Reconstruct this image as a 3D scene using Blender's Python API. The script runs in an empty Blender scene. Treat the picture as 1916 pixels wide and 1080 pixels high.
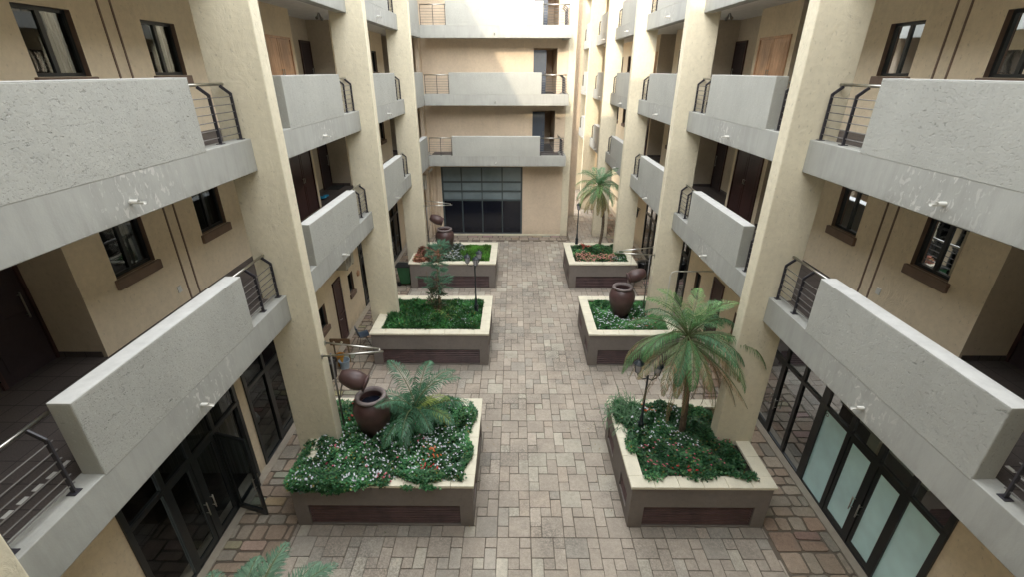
import bpy, math, random
import numpy as np
from mathutils import Vector, Matrix
R = math.radians
random.seed(7); rng = np.random.default_rng(11)
scene = bpy.context.scene
COL = scene.collection

# ------------------------------------------------------------------ materials
def lin(c):
    return c
class NT:
    def __init__(s, name):
        s.m = bpy.data.materials.new(name); s.m.use_nodes = True
        s.t = s.m.node_tree; s.t.nodes.clear()
        s.out = s.n('ShaderNodeOutputMaterial')
        s.tc = None
    def n(s, typ, **kw):
        nd = s.t.nodes.new(typ)
        for k, v in kw.items():
            if k in ('ins',):
                for a, b in v.items(): s.set(nd, a, b)
            else: setattr(nd, k, v)
        return nd
    def set(s, nd, key, val):
        sock = nd.inputs[key]
        if hasattr(val, 'is_output') or isinstance(val, bpy.types.NodeSocket): s.t.links.new(val, sock)
        else: sock.default_value = val
    def co(s, scale=(1, 1, 1)):
        if s.tc is None: s.tc = s.n('ShaderNodeTexCoord')
        mp = s.n('ShaderNodeMapping'); mp.inputs['Scale'].default_value = scale
        s.t.links.new(s.tc.outputs['Object'], mp.inputs['Vector']); return mp.outputs[0]
    def noise(s, sc, det=4, rough=.55, scale=(1, 1, 1), dist=0):
        nd = s.n('ShaderNodeTexNoise', ins={'Scale': sc, 'Detail': det, 'Roughness': rough, 'Distortion': dist, 'Vector': s.co(scale)})
        return nd.outputs['Fac']
    def ramp(s, fac, pts):
        r = s.n('ShaderNodeValToRGB'); e = r.color_ramp.elements
        while len(e) < len(pts): e.new(.5)
        for i, (p, c) in enumerate(pts):
            e[i].position = p; e[i].color = (c, c, c, 1) if not hasattr(c, '__len__') else (*c[:3], 1)
        s.t.links.new(fac, r.inputs[0]); return r.outputs[0]
    def mix(s, fac, a, b, mode='MIX'):
        m = s.n('ShaderNodeMix', data_type='RGBA', blend_type=mode)
        for k, v in ((0, fac), (6, a), (7, b)):
            if isinstance(v, bpy.types.NodeSocket): s.t.links.new(v, m.inputs[k])
            elif k == 0: m.inputs[0].default_value = v
            else: m.inputs[k].default_value = (*v[:3], 1)
        return m.outputs[2]
    def math(s, op, a, b=0., c=0.):
        m = s.n('ShaderNodeMath', operation=op)
        for i, v in enumerate((a, b, c)):
            if isinstance(v, bpy.types.NodeSocket): s.t.links.new(v, m.inputs[i])
            else: m.inputs[i].default_value = v
        return m.outputs[0]
    def bump(s, h, strength=.5, dist=.01, prev=None):
        b = s.n('ShaderNodeBump', ins={'Strength': strength, 'Distance': dist, 'Height': h})
        if prev is not None: s.t.links.new(prev, b.inputs['Normal'])
        return b.outputs[0]
    def bsdf(s, col, rough=.8, nrm=None, metal=0., spec=.5, **kw):
        p = s.n('ShaderNodeBsdfPrincipled')
        if isinstance(col, bpy.types.NodeSocket): s.t.links.new(col, p.inputs['Base Color'])
        else: p.inputs['Base Color'].default_value = (*col[:3], 1)
        if isinstance(rough, bpy.types.NodeSocket): s.t.links.new(rough, p.inputs['Roughness'])
        else: p.inputs['Roughness'].default_value = rough
        p.inputs['Metallic'].default_value = metal
        p.inputs['Specular IOR Level'].default_value = spec
        if nrm is not None: s.t.links.new(nrm, p.inputs['Normal'])
        for k, v in kw.items(): p.inputs[k].default_value = v
        return p.outputs[0]
    def end(s, sh):
        s.t.links.new(sh, s.out.inputs[0]); return s.m

def plaster(name, col, dark=.86, bump=.35, streak=True, fine=60):
    t = NT(name)
    big = t.ramp(t.noise(.55, 5, .6), [(.3, dark), (.7, 1.06)])
    c = t.mix(1, col, big, 'MULTIPLY')
    sp = t.ramp(t.noise(9, 6, .7), [(.25, .9), (.6, 1.02)])
    c = t.mix(1, c, sp, 'MULTIPLY')
    if streak:
        st = t.ramp(t.noise(1.1, 4, .55, (1.6, 1.6, .3)), [(.3, .88), (.55, 1.)])
        c = t.mix(.4, c, t.mix(1, c, st, 'MULTIPLY'))
    pits = t.ramp(t.noise(23, 3, .5, (1, 1, .6)), [(.27, .0), (.36, 1)])
    c = t.mix(1, c, t.ramp(pits, [(0, .8), (1, 1.)]), 'MULTIPLY')
    sp_ = t.n('ShaderNodeSeparateXYZ'); t.t.links.new(t.tc.outputs['Object'], sp_.inputs[0])
    lo = t.ramp(sp_.outputs[2], [(.0, 1.), (.45, 0.)])
    dr = t.math('MULTIPLY', lo, t.ramp(t.noise(4, 5, .65), [(.3, .2), (.65, 1)]))
    c = t.mix(t.math('MULTIPLY', dr, .45), c, (.16, .13, .10))
    b = t.bump(t.noise(fine, 4, .6), bump, .004)
    b = t.bump(t.noise(3.2, 6, .68, (1, 1, .8), 1.2), bump*1.3, .035, b)
    b = t.bump(t.noise(5, 5, .6, (.7, .7, 4.5), .6), bump*1.1, .010, b)
    b = t.bump(pits, bump * .8, .006, b)
    return t.end(t.bsdf(c, .88, b, spec=.25))

def parapet_mat(name, col):                      # roughcast painted plaster with scratches and pits
    t = NT(name)
    big = t.ramp(t.noise(.7, 4, .6), [(.3, .9), (.7, 1.05)])
    c = t.mix(1, col, big, 'MULTIPLY')
    area = t.ramp(t.noise(1.4, 3, .6), [(.38, 0), (.62, 1)])
    pit = t.ramp(t.noise(15, 4, .65, (1, .6, 1.1), .35), [(.29, 0), (.39, 1)])
    pit = t.mix(t.math('MULTIPLY', area, .8), pit, (1, 1, 1))
    pit2 = t.ramp(t.noise(44, 3, .6, (1, .7, 1.2), .2), [(.30, 0), (.43, 1)])
    c = t.mix(1, c, t.ramp(pit, [(0, .82), (1, 1.)]), 'MULTIPLY')
    c = t.mix(1, c, t.ramp(pit2, [(0, .93), (1, 1.)]), 'MULTIPLY')
    c = t.mix(1, c, t.ramp(t.noise(24, 2, .5), [(.62, 1.), (.72, 1.12)]), 'MULTIPLY')
    st = t.ramp(t.noise(1.3, 5, .7, (3, 3, .3)), [(.36, .9), (.6, 1.)])
    c = t.mix(.3, c, t.mix(1, c, st, 'MULTIPLY'))
    sp_ = t.n('ShaderNodeSeparateXYZ'); t.t.links.new(t.tc.outputs['Object'], sp_.inputs[0])
    zz = t.math('WRAP', sp_.outputs[2], 4.42+2.8, 4.42-.2)
    hi = t.ramp(t.math('MULTIPLY', t.math('SUBTRACT', 4.42+1.51, zz), 1.6), [(.0, 1.), (.8, 0.)])
    dr = t.math('MULTIPLY', hi, t.ramp(t.noise(3.2, 4, .6, (2, 2, .18)), [(.45, 0), (.7, 1)]))
    c = t.mix(t.math('MULTIPLY', dr, .12), c, (.20, .20, .17))
    b = t.bump(pit, .7, .014); b = t.bump(pit2, .6, .007, b)
    b = t.bump(t.noise(7, 6, .65), .35, .03, b)
    return t.end(t.bsdf(c, .82, b, spec=.25))

def beam_mat(name, col, patches=True):                         # smoother beam, filler patches round the rain spouts
    t = NT(name)
    c = t.mix(1, col, t.ramp(t.noise(.9, 4, .6), [(.3, .9), (.7, 1.04)]), 'MULTIPLY')
    st = t.ramp(t.noise(2.2, 5, .7, (3, 3, .35)), [(.35, .86), (.58, 1.)])
    c = t.mix(.7, c, t.mix(1, c, st, 'MULTIPLY'))
    if t.tc is None: t.co()
    sep = t.n('ShaderNodeSeparateXYZ'); t.t.links.new(t.tc.outputs['Object'], sep.inputs[0])
    w = t.math('WRAP', t.math('ADD', sep.outputs[1], 9.), 5.4 + 3.07, 5.4 - 3.06)
    d = t.math('ABSOLUTE', t.math('SUBTRACT', w, 5.6))
    near = t.ramp(t.math('DIVIDE', d, 2.), [(.05, 1.), (.5, 0.)])
    m1 = t.math('MULTIPLY', near, t.ramp(t.noise(7.5, 3, .55, (1, 1, .7), 1.4), [(.56, 0), (.61, 1)]))
    m2 = t.math('MULTIPLY', near, t.ramp(t.noise(14, 3, .55, (1, 1, .5), .8), [(.59, 0), (.625, 1)]))
    if patches:
        c = t.mix(t.math('MULTIPLY', m1, .45), c, (.30, .30, .28))
        c = t.mix(t.math('MULTIPLY', m2, .6), c, (.62, .60, .56))
    zz = t.math('WRAP', sep.outputs[2], 4.42+3.0-.2, 4.42-.2)             # drip marks along the lower arris
    lo = t.ramp(t.math('MULTIPLY', t.math('SUBTRACT', zz, 4.42), 4.), [(.0, 1.), (.7, 0.)])
    dr = t.math('MULTIPLY', lo, t.ramp(t.noise(5, 4, .6, (1, 1, .3)), [(.42, 0), (.68, 1)]))
    c = t.mix(t.math('MULTIPLY', dr, .4), c, (.17, .165, .145))
    b = t.bump(t.noise(50, 4, .6), .3, .004); b = t.bump(t.noise(5, 5, .6), .3, .015, b)
    return t.end(t.bsdf(c, .8, b, spec=.25))

def simple(name, col, rough=.5, metal=0., nb=0., ns=30, var=.12, spec=.5, **kw):
    t = NT(name)
    c = t.mix(1, col, t.ramp(t.noise(6, 4, .6), [(.3, 1 - var), (.7, 1 + var * .5)]), 'MULTIPLY')
    b = t.bump(t.noise(ns, 4, .6), nb, .005) if nb else None
    return t.end(t.bsdf(c, rough, b, metal, spec, **kw))

CREAM = (.64, .555, .40)
M = {}
M['column'] = plaster('cream_column_plaster', (.70, .64, .485), .93)
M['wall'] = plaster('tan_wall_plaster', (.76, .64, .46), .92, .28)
M['rear_wall'] = plaster('rear_wall_plaster', (.68, .565, .43), .9, .2)
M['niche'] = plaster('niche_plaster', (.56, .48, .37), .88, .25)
M['reveal'] = simple('brown_reveal_paint', (.20, .135, .098), .75, nb=.2)
M['parapet'] = parapet_mat('grey_roughcast', (.395, .397, .362))
M['beam'] = beam_mat('grey_beam_paint', (.38, .382, .352))
M['beam_rear'] = beam_mat('rear_beam_paint', (.38, .382, .352), False)
M['cap'] = simple('parapet_top_paint', (.62, .62, .59), .75, nb=.2)
M['soffit'] = simple('soffit_paint', (.74, .74, .71), .8, nb=.15)
M['rail'] = simple('dark_rail_paint', (.035, .033, .04), .4)
M['bar'] = simple('dull_steel_bar', (.20, .19, .18), .45, .6)
M['steel'] = simple('brushed_steel', (.55, .54, .50), .3, 1.)
M['frame'] = simple('dark_window_frame', (.022, .025, .026), .35)
M['frame_rear'] = simple('grey_curtain_wall_frame', (.06, .08, .085), .4)
M['darkdoor'] = simple('dark_door_paint', (.05, .036, .04), .5, spec=.3)
M['door_blue'] = simple('blue_grey_door_paint', (.045, .06, .085), .5)
M['white'] = simple('white_plastic', (.7, .69, .64), .5)
M['offwhite'] = simple('weathered_white_metal', (.55, .53, .46), .5)
M['black'] = simple('black_plastic', (.012, .012, .013), .4)
M['green'] = simple('green_bin_plastic', (.03, .12, .05), .5)
M['blue'] = simple('pale_blue_plastic', (.33, .42, .50), .5)
M['chair'] = simple('slate_blue_plastic', (.05, .075, .11), .45)
M['yellow'] = simple('orange_yellow_plastic', (.62, .29, .03), .5)
M['cloth'] = simple('turquoise_cloth', (.02, .28, .50), .8)
M['concrete'] = simple('pale_concrete', (.42, .37, .30), .85, nb=.4)
M['lamp'] = simple('lamp_post_iron', (.012, .020, .026), .4)
M['lampglass'] = simple('frosted_lantern_glass', (.42, .42, .46), .25)
M['mat'] = simple('doormat', (.03, .03, .03), .95, nb=.6)
M['soil'] = simple('planting_soil', (.025, .02, .014), .95, nb=.8)
M['planter'] = plaster('taupe_planter_paint', (.21, .186, .168), .9, .2, True)
M['coping'] = None
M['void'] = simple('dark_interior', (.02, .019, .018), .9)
M['curtain'] = None

def f_coping():
    t = NT('cream_coping_slab')
    c = t.mix(1, (.76, .71, .56), t.ramp(t.noise(2.5, 5, .65), [(.3, .86), (.7, 1.04)]), 'MULTIPLY')
    c = t.mix(1, c, t.ramp(t.noise(40, 3), [(.3, .93), (.6, 1.)]), 'MULTIPLY')
    return t.end(t.bsdf(c, .7, t.bump(t.noise(30), .2, .004), spec=.3))
M['coping'] = f_coping()
def f_wood(name, a, b, rough=.4):
    t = NT(name)
    g = t.ramp(t.noise(7, 6, .65, (6, 6, .35), .4), [(.3, a), (.68, b)])
    g = t.mix(1, g, t.ramp(t.noise(1.3, 3, .5), [(.3, .6), (.7, 1.15)]), 'MULTIPLY')
    return t.end(t.bsdf(g, rough, t.bump(t.noise(20, 4, .6, (5, 5, .4)), .2, .004), spec=.45))
M['wood_tan'] = f_wood('tan_oiled_wood', (.40, .20, .10), (.74, .45, .26))
M['wood_dark'] = f_wood('dark_red_wood', (.035, .013, .012), (.075, .028, .024))
M['louvre'] = f_wood('dark_brown_louvre', (.05, .022, .020), (.09, .045, .04), .45)
def f_grille():
    t = NT('red_brown_vent_slat')
    return t.end(t.bsdf(t.ramp(t.noise(4, 4), [(.3, (.065, .034, .032)), (.7, (.115, .06, .056))]), .5))
M['slat'] = f_grille()
def f_tile():
    t = NT('dark_balcony_tile')
    br = t.n('ShaderNodeTexBrick', ins={'Vector': t.co(), 'Scale': 1., 'Color1': (.095, .08, .075, 1), 'Color2': (.08, .068, .064, 1), 'Mortar': (.02, .018, .017, 1), 'Mortar Size': .006, 'Brick Width': .33, 'Row Height': .33})
    br.offset = 0
    c = t.mix(1, br.outputs[0], t.ramp(t.noise(60, 3), [(.3, .75), (.7, 1.25)]), 'MULTIPLY')
    return t.end(t.bsdf(c, .6))
M['tile'] = f_tile()
def f_curtain():
    t = NT('pale_net_curtain')
    c = t.ramp(t.noise(3, 3, .6, (14, 14, .15)), [(.3, .07), (.75, .30)])
    c = t.mix(1, c, (.92, .96, .9), 'MULTIPLY')
    return t.end(t.bsdf(c, .9))
M['curtain'] = f_curtain()
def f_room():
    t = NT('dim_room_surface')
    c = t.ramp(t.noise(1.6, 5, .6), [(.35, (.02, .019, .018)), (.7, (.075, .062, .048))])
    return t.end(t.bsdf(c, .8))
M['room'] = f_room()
def f_glass(name, tint, tr=.8, ior=1.5, bnc=.0, mul=.95):
    t = NT(name)
    fr = t.n('ShaderNodeFresnel', ins={'IOR': ior})
    nb = t.bump(t.noise(1.1, 2, .5), .12, .02)
    g = t.n('ShaderNodeBsdfGlossy', ins={'Roughness': .02, 'Color': (.9, .95, 1, 1)}); t.t.links.new(nb, g.inputs['Normal'])
    tn = t.n('ShaderNodeBsdfTransparent', ins={'Color': (*tint, 1)})
    m = t.n('ShaderNodeMixShader')
    f = t.math('MINIMUM', t.math('ADD', t.math('MULTIPLY', fr.outputs[0], mul), bnc), 1.)
    t.t.links.new(f, m.inputs[0]); t.t.links.new(tn.outputs[0], m.inputs[1]); t.t.links.new(g.outputs[0], m.inputs[2])
    return t.end(m.outputs[0])
M['glass'] = f_glass('window_glass', (.55, .62, .60), ior=1.55, bnc=.04)
M['glass_shop'] = f_glass('tinted_shop_glass', (.30, .34, .35), ior=1.42, bnc=.03, mul=.55)
def f_rearglass(name, col, rough):
    t = NT(name)
    c = t.mix(1, col, t.ramp(t.noise(.9, 3, .6), [(.3, .85), (.7, 1.15)]), 'MULTIPLY')
    return t.end(t.bsdf(c, rough, t.bump(t.noise(1.2, 2), .15, .02), spec=.6))
M['glass_blue'] = f_rearglass('blue_grey_spandrel_glass', (.19, .24, .26), .12)
M['glass_dark'] = f_rearglass('dark_tinted_glass', (.008, .010, .018), .12)
M['frost'] = f_rearglass('frosted_teal_film', (.60, .86, .86), .35)
def f_terracotta():
    t = NT('brown_clay')
    c = t.ramp(t.noise(3, 5, .6), [(.3, (.050, .025, .023)), (.7, (.095, .052, .048))])
    return t.end(t.bsdf(c, .42, t.bump(t.noise(14, 4), .15, .006), spec=.5))
M['clay'] = f_terracotta()
def f_rim():
    t = NT('worn_clay_rim')
    c = t.ramp(t.noise(5, 5, .6), [(.3, (.10, .075, .072)), (.7, (.24, .20, .19))])
    return t.end(t.bsdf(c, .6, t.bump(t.noise(20, 4), .2, .005)))
M['rim'] = f_rim()
def f_attr(name, attr, rough=.6, transl=.0, bump=True, rnoise=None):
    t = NT(name)
    a = t.n('ShaderNodeAttribute', attribute_name=attr)
    c = a.outputs['Color']
    if bump:
        c = t.mix(1, c, t.ramp(t.noise(1.1, 5, .65), [(.3, .84), (.7, 1.08)]), 'MULTIPLY')
        c = t.mix(1, c, t.ramp(t.noise(13, 5, .7), [(.3, .86), (.62, 1.05)]), 'MULTIPLY')
        c = t.mix(1, c, t.ramp(t.noise(70, 3, .6), [(.34, .72), (.5, 1.)]), 'MULTIPLY')
        stn = t.math('MULTIPLY', t.ramp(t.noise(.42, 4, .6), [(.48, 0), (.62, 1)]), t.ramp(t.noise(26, 5, .75), [(.44, 1), (.58, 0)]))
        c = t.mix(t.math('MULTIPLY', stn, .55), c, (.13, .125, .11))
        c = t.mix(t.math('MULTIPLY', t.ramp(t.noise(.9, 5, .7), [(.52, 0), (.70, 1)]), .35), c, (.24, .215, .18))
        b = t.bump(t.noise(55, 5, .7), .5, .006); b = t.bump(t.noise(8, 4, .6), .4, .02, b)
        sh = t.bsdf(c, rough, b, spec=.3)
    else: sh = t.bsdf(c, rough, spec=.35)
    if transl:
        tl = t.n('ShaderNodeBsdfTranslucent'); t.t.links.new(c, tl.inputs[0])
        m = t.n('ShaderNodeMixShader', ins={0: transl}); t.t.links.new(sh, m.inputs[1]); t.t.links.new(tl.outputs[0], m.inputs[2]); sh = m.outputs[0]
    return t.end(sh)
M['stone'] = f_attr('paving_stone', 'tint', .85)
M['leaf'] = f_attr('leaf', 'tint', .42, .22, False)
def f_ground():
    t = NT('ground_earth')
    c = t.ramp(t.noise(2., 6, .65), [(.3, (.05, .038, .028)), (.7, (.11, .082, .058))])
    return t.end(t.bsdf(c, .95, t.bump(t.noise(20), .4, .01)))
M['ground'] = f_ground()
M['bark'] = simple('palm_bark', (.13, .095, .065), .9, nb=1., ns=18, var=.4)
M['twig'] = simple('dry_stem', (.20, .15, .08), .8)

# ------------------------------------------------------------------ mesh helpers
class MB:
    def __init__(s): s.v = []; s.f = []; s.c = []
    def box(s, a, b, top=None):
        x0, x1 = sorted((a[0], b[0])); y0, y1 = sorted((a[1], b[1])); z0, z1 = sorted((a[2], b[2]))
        i = len(s.v)
        s.v += [(x0, y0, z0), (x1, y0, z0), (x1, y1, z0), (x0, y1, z0), (x0, y0, z1), (x1, y0, z1), (x1, y1, z1), (x0, y1, z1)]
        s.f += [(i, i+3, i+2, i+1), (i+4, i+5, i+6, i+7), (i, i+1, i+5, i+4), (i+1, i+2, i+6, i+5), (i+2, i+3, i+7, i+6), (i+3, i, i+4, i+7)]
        return s
    def poly(s, pts):
        i = len(s.v); s.v += [tuple(p) for p in pts]; s.f.append(tuple(range(i, i+len(pts)))); return s
    def bar(s, p, q, w, h=None, up=(0, 0, 1)):          # rectangular bar
        h = h or w; p, q = Vector(p), Vector(q); d = (q-p).normalized(); u = Vector(up)
        if abs(d.dot(u)) > .98: u = Vector((0, 1, 0))
        r = d.cross(u).normalized(); u = r.cross(d).normalized(); i = len(s.v)
        for e in (p, q):
            for a, b in ((-1, -1), (1, -1), (1, 1), (-1, 1)): s.v.append(tuple(e + r*a*w/2 + u*b*h/2))
        s.f += [(i, i+3, i+2, i+1), (i+4, i+5, i+6, i+7)] + [(i+k, i+(k+1) % 4, i+4+(k+1) % 4, i+4+k) for k in range(4)]
        return s
    def tube(s, pts, r, n=8, cap=True):
        pts = [Vector(p) for p in pts]; i = len(s.v); rr = r if hasattr(r, '__len__') else [r]*len(pts)
        for k, p in enumerate(pts):
            d = (pts[min(k+1, len(pts)-1)] - pts[max(k-1, 0)]).normalized()
            u = Vector((0, 0, 1)) if abs(d.z) < .9 else Vector((1, 0, 0))
            a = d.cross(u).normalized(); b = d.cross(a).normalized()
            for j in range(n):
                t = 2*math.pi*j/n; s.v.append(tuple(p + (a*math.cos(t)+b*math.sin(t))*rr[k]))
        for k in range(len(pts)-1):
            for j in range(n):
                s.f.append((i+k*n+j, i+k*n+(j+1) % n, i+(k+1)*n+(j+1) % n, i+(k+1)*n+j))
        if cap:
            s.f.append(tuple(i+j for j in range(n))[::-1]); e = i+(len(pts)-1)*n; s.f.append(tuple(e+j for j in range(n)))
        return s
    def lathe(s, prof, c=(0, 0, 0), n=28, axis=None):
        i = len(s.v); m = axis if axis is not None else Matrix.Identity(3); c = Vector(c)
        for r, z in prof:
            for j in range(n):
                t = 2*math.pi*j/n; s.v.append(tuple(c + m @ Vector((r*math.cos(t), r*math.sin(t), z))))
        for k in range(len(prof)-1):
            for j in range(n):
                s.f.append((i+k*n+j, i+k*n+(j+1) % n, i+(k+1)*n+(j+1) % n, i+(k+1)*n+j))
        return s
    def build(s, name, mat, parent=None, bevel=0, smooth=False):
        me = bpy.data.meshes.new(name)
        off = ROOT.get(parent.name, Vector()) if parent else Vector()
        v = [(a-off[0], b-off[1], c-off[2]) for a, b, c in s.v]
        me.from_pydata(v, [], s.f); me.materials.append(mat)
        o = bpy.data.objects.new(name, me); COL.objects.link(o)
        if parent is not None: o.parent = parent; ROOT[o.name] = off
        else: ROOT[o.name] = Vector()
        if smooth:
            for p in me.polygons: p.use_smooth = True
        if bevel:
            b = o.modifiers.new('bevel', 'BEVEL'); b.width = bevel; b.segments = 2; b.limit_method = 'ANGLE'
        return o
ROOT = {}
def tag(o, label=None, cat=None, group=None, kind=None):
    if label: o['label'] = label
    if cat: o['category'] = cat
    if group: o['group'] = group
    if kind: o['kind'] = kind
    return o
def thing(name, label, cat, loc=(0, 0, 0), group=None, rz=0):
    o = bpy.data.objects.new(name, None); COL.objects.link(o); o.location = loc; o.rotation_euler = (0, 0, rz)
    o.empty_display_size = .3
    ROOT[o.name] = Vector(loc) if rz == 0 else Vector()
    return tag(o, label, cat, group)
def local(name, label, cat, loc, group=None, rz=0):     # parts are given in local coordinates
    o = thing(name, label, cat, loc, group, rz); ROOT[o.name] = Vector(); return o
def children(o): return [c for c in bpy.data.objects if c.parent == o]
def copy_tree(o, label=None, loc=None, rz=None, parent=None):
    c = o.copy(); COL.objects.link(c); c.parent = parent
    if label: c['label'] = label
    if loc is not None: c.location = loc
    if rz is not None: c.rotation_euler = (0, 0, rz)
    for ch in [x for x in KIDS.get(o.name, children(o))]: copy_tree(ch, parent=c)
    return c
KIDS = {}

def holed(mb, P, a0, a1, z0, z1, holes, depth=0):
    """sheet in (a,z) split round rectangular holes; P(a,z,t) maps to 3d, t = depth into the wall"""
    A = sorted({a0, a1} | {h[0] for h in holes} | {h[1] for h in holes}); Z = sorted({z0, z1} | {h[2] for h in holes} | {h[3] for h in holes})
    A = [a for a in A if a0 <= a <= a1]; Z = [z for z in Z if z0 <= z <= z1]
    for i in range(len(A)-1):
        for j in range(len(Z)-1):
            ca, cz = (A[i]+A[i+1])/2, (Z[j]+Z[j+1])/2
            if any(h[0] < ca < h[1] and h[2] < cz < h[3] for h in holes): continue
            mb.poly([P(A[i], Z[j], 0), P(A[i+1], Z[j], 0), P(A[i+1], Z[j+1], 0), P(A[i], Z[j+1], 0)])
def reveal(mb, P, h, d):
    a0, a1, z0, z1 = h
    q = [(a0, z0), (a1, z0), (a1, z1), (a0, z1)]
    for k in range(4):
        (a, z), (b, w) = q[k], q[(k+1) % 4]
        mb.poly([P(a, z, 0), P(b, w, 0), P(b, w, d), P(a, z, d)])

# ------------------------------------------------------------------ constants (metres)
CX = .25
COLS = [2.22, 8.333, 14.464, 20.541, 26.76, 32.8, 38.92]; CT = .31
BEAMZ = [4.42, 7.42, 10.42]; BH = .545; PH = .965
TOP = 15.0

def side_P(s, dW):
    return lambda a, z, t: (CX + s*(dW + t), a, z)

def add_window(root, P, y0, y1, z0, z1, glass='glass', curtain=True, sill=True, mull=.5, fr='frame', label=None, surround='reveal', depth=.13):
    w = MB(); t = .05
    def fb(a, b, c, d, t0=depth-.05, t1=depth):
        w.box(P(a, c, t0), P(b, d, t1))
    fb(y0, y1, z0, z0+t); fb(y0, y1, z1-t, z1); fb(y0, y0+t, z0+t, z1-t); fb(y1-t, y1, z0+t, z1-t)
    ym = y0 + (y1-y0)*mull
    if mull: fb(ym-.035, ym+.035, z0+t, z1-t, depth-.045, depth+.01)
    W = w.build('window', M[fr], root)
    if label: W['label'] = label
    s_ = MB(); reveal(s_, P, (y0, y1, z0, z1), depth); s_.build('surround', M[surround], W)
    spans = [(y0+t, ym-.035), (ym+.035, y1-t)] if mull else [(y0+t, y1-t)]
    for a, b in spans:
        g = MB(); g.poly([P(a, z0+t, depth-.02), P(b, z0+t, depth-.02), P(b, z1-t, depth-.02), P(a, z1-t, depth-.02)]); g.build('pane', M[glass], W)
    if curtain:
        c = MB(); n = 24
        ya, yb = y0 + (y1-y0)*(.0), y0+(y1-y0)*.42
        for (ya, yb) in ((y0, y0+(y1-y0)*.36), (y0+(y1-y0)*.70, y1)):
            pts = [(ya+(yb-ya)*k/n, depth+.16+.025*math.sin(k*1.9)) for k in range(n+1)]
            for k in range(n):
                c.poly([P(pts[k][0], z0, pts[k][1]), P(pts[k+1][0], z0, pts[k+1][1]), P(pts[k+1][0], z1, pts[k+1][1]), P(pts[k][0], z1, pts[k][1])])
        c.build('curtain', M['curtain'], W)
    r = MB(); a0, a1, c0, c1 = y0-.05, y1+.05, z0-.05, z1+.05; D = depth+1.0
    for q in ([(a0, c0, D), (a1, c0, D), (a1, c1, D), (a0, c1, D)], [(a0, c0, depth), (a1, c0, depth), (a1, c0, D), (a0, c0, D)], [(a0, c1, depth), (a1, c1, depth), (a1, c1, D), (a0, c1, D)],
              [(a0, c0, depth), (a0, c1, depth), (a0, c1, D), (a0, c0, D)], [(a1, c0, depth), (a1, c1, depth), (a1, c1, D), (a1, c0, D)]):
        r.poly([P(*k) for k in q])
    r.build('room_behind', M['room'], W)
    if sill:
        sl = MB(); sl.box(P(y0-.06, z0-.175, -.06), P(y1+.06, z0-.004, depth-.052)); sl.build('sill', M['reveal'], W, bevel=.012)
    return W

def add_railing(root, A, B, n, z, inn, ext=(.0, 1.)):
    """A,B: ends of the gap on the curb (x,y); inn: unit vector towards the corridor"""
    A = Vector((*A, z)); B = Vector((*B, z)); d = (B-A); L = d.length; d.normalize(); I = Vector((inn[0], inn[1], 0))
    bars = MB(); base = I*.12
    for k in range(6):
        h = .10 + k*.115
        off = base
        bars.tube([A+d*(L*ext[0])+off+Vector((0, 0, h)), A+d*(L*ext[1])+off+Vector((0, 0, h))], .008, 6)
    r = bars.build('railing', M['bar'], root)
    hr = MB(); hr.tube([A+I*.27+Vector((0, 0, .86))-d*0, B+I*.27+Vector((0, 0, .86))], .024, 10); hr.build('handrail', M['steel'], r, smooth=True)
    for k in n:
        p = A + d*(L*k) + base
        m = MB(); m.bar(p, p+Vector((0, 0, .73)), .022, .05, up=tuple(I)); 
        m.bar(p+Vector((0, 0, .715)), p+I*.15+Vector((0, 0, .835)), .022, .05)
        m.box(p-Vector((.05, .05, 0)), p+Vector((.05, .05, .012)))
        m.build('post', M['rail'], r, bevel=.004)
    return r

def add_spout(root, p, d):
    m = MB(); p = Vector(p); d = Vector(d)
    m.tube([p, p+d*.10+Vector((0, 0, .0))], .028, 12, False)
    # bottom lip, a half-pipe
    for a in range(-3, 4):
        t0, t1 = R(a*25-12.5), R(a*25+12.5)
        sx = d.cross(Vector((0, 0, 1)))
        q0 = sx*math.sin(t0)*.028-Vector((0, 0, 1))*math.cos(t0)*.028; q1 = sx*math.sin(t1)*.028-Vector((0, 0, 1))*math.cos(t1)*.028
        m.poly([p+d*.10+q0, p+d*.17+q0, p+d*.17+q1, p+d*.10+q1])
    return m.build('rain_spout', M['white'], root, smooth=True)

def add_panel_door(root, P, y0, y1, z0, z1, mat, t0=-.03, leaves=1, knob='bar', frame=None, hside=1, name='door'):
    m = MB(); n = leaves; w = (y1-y0)/n
    for k in range(n):
        m.box(P(y0+k*w+.008, z0, t0), P(y0+(k+1)*w-.008, z1, .03))
        # raised panels
        for (c0, c1) in ((.08, .46), (.52, .95)):
            m.box(P(y0+k*w+.10, z0+(z1-z0)*c0, t0-.008), P(y0+(k+1)*w-.10, z0+(z1-z0)*c1, t0))
    D = m.build(name, mat, root, bevel=.004)
    f = MB(); fm = M[frame] if frame else M['louvre']
    f.box(P(y0-.06, z0, t0-.02), P(y0-.002, z1+.06, .02)); f.box(P(y1+.002, z0, t0-.02), P(y1+.06, z1+.06, .02)); f.box(P(y0-.002, z1+.002, t0-.02), P(y1+.002, z1+.06, .02))
    f.build('door_frame', fm, D)
    h = MB()
    if knob == 'bar':
        yy = y1-.12 if hside > 0 else y0+.12
        h.tube([P(yy, z0+.80, t0-.05), P(yy, z0+1.2, t0-.05)], .011, 8)
        for zz in (.84, 1.16): h.tube([P(yy, z0+zz, t0-.05), P(yy, z0+zz, t0)], .008, 6)
    else:
        ym = (y0+y1)/2
        for e in (-.05, .05):
            h.tube([P(ym+e, z0+1.0, t0-.04), P(ym+e, z0+1.15, t0-.04)], .009, 8)
            for zz in (1.02, 1.13): h.tube([P(ym+e, z0+zz, t0-.04), P(ym+e, z0+zz, t0)], .007, 6)
    h.build('handle', M['steel'], D)
    return D

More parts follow.
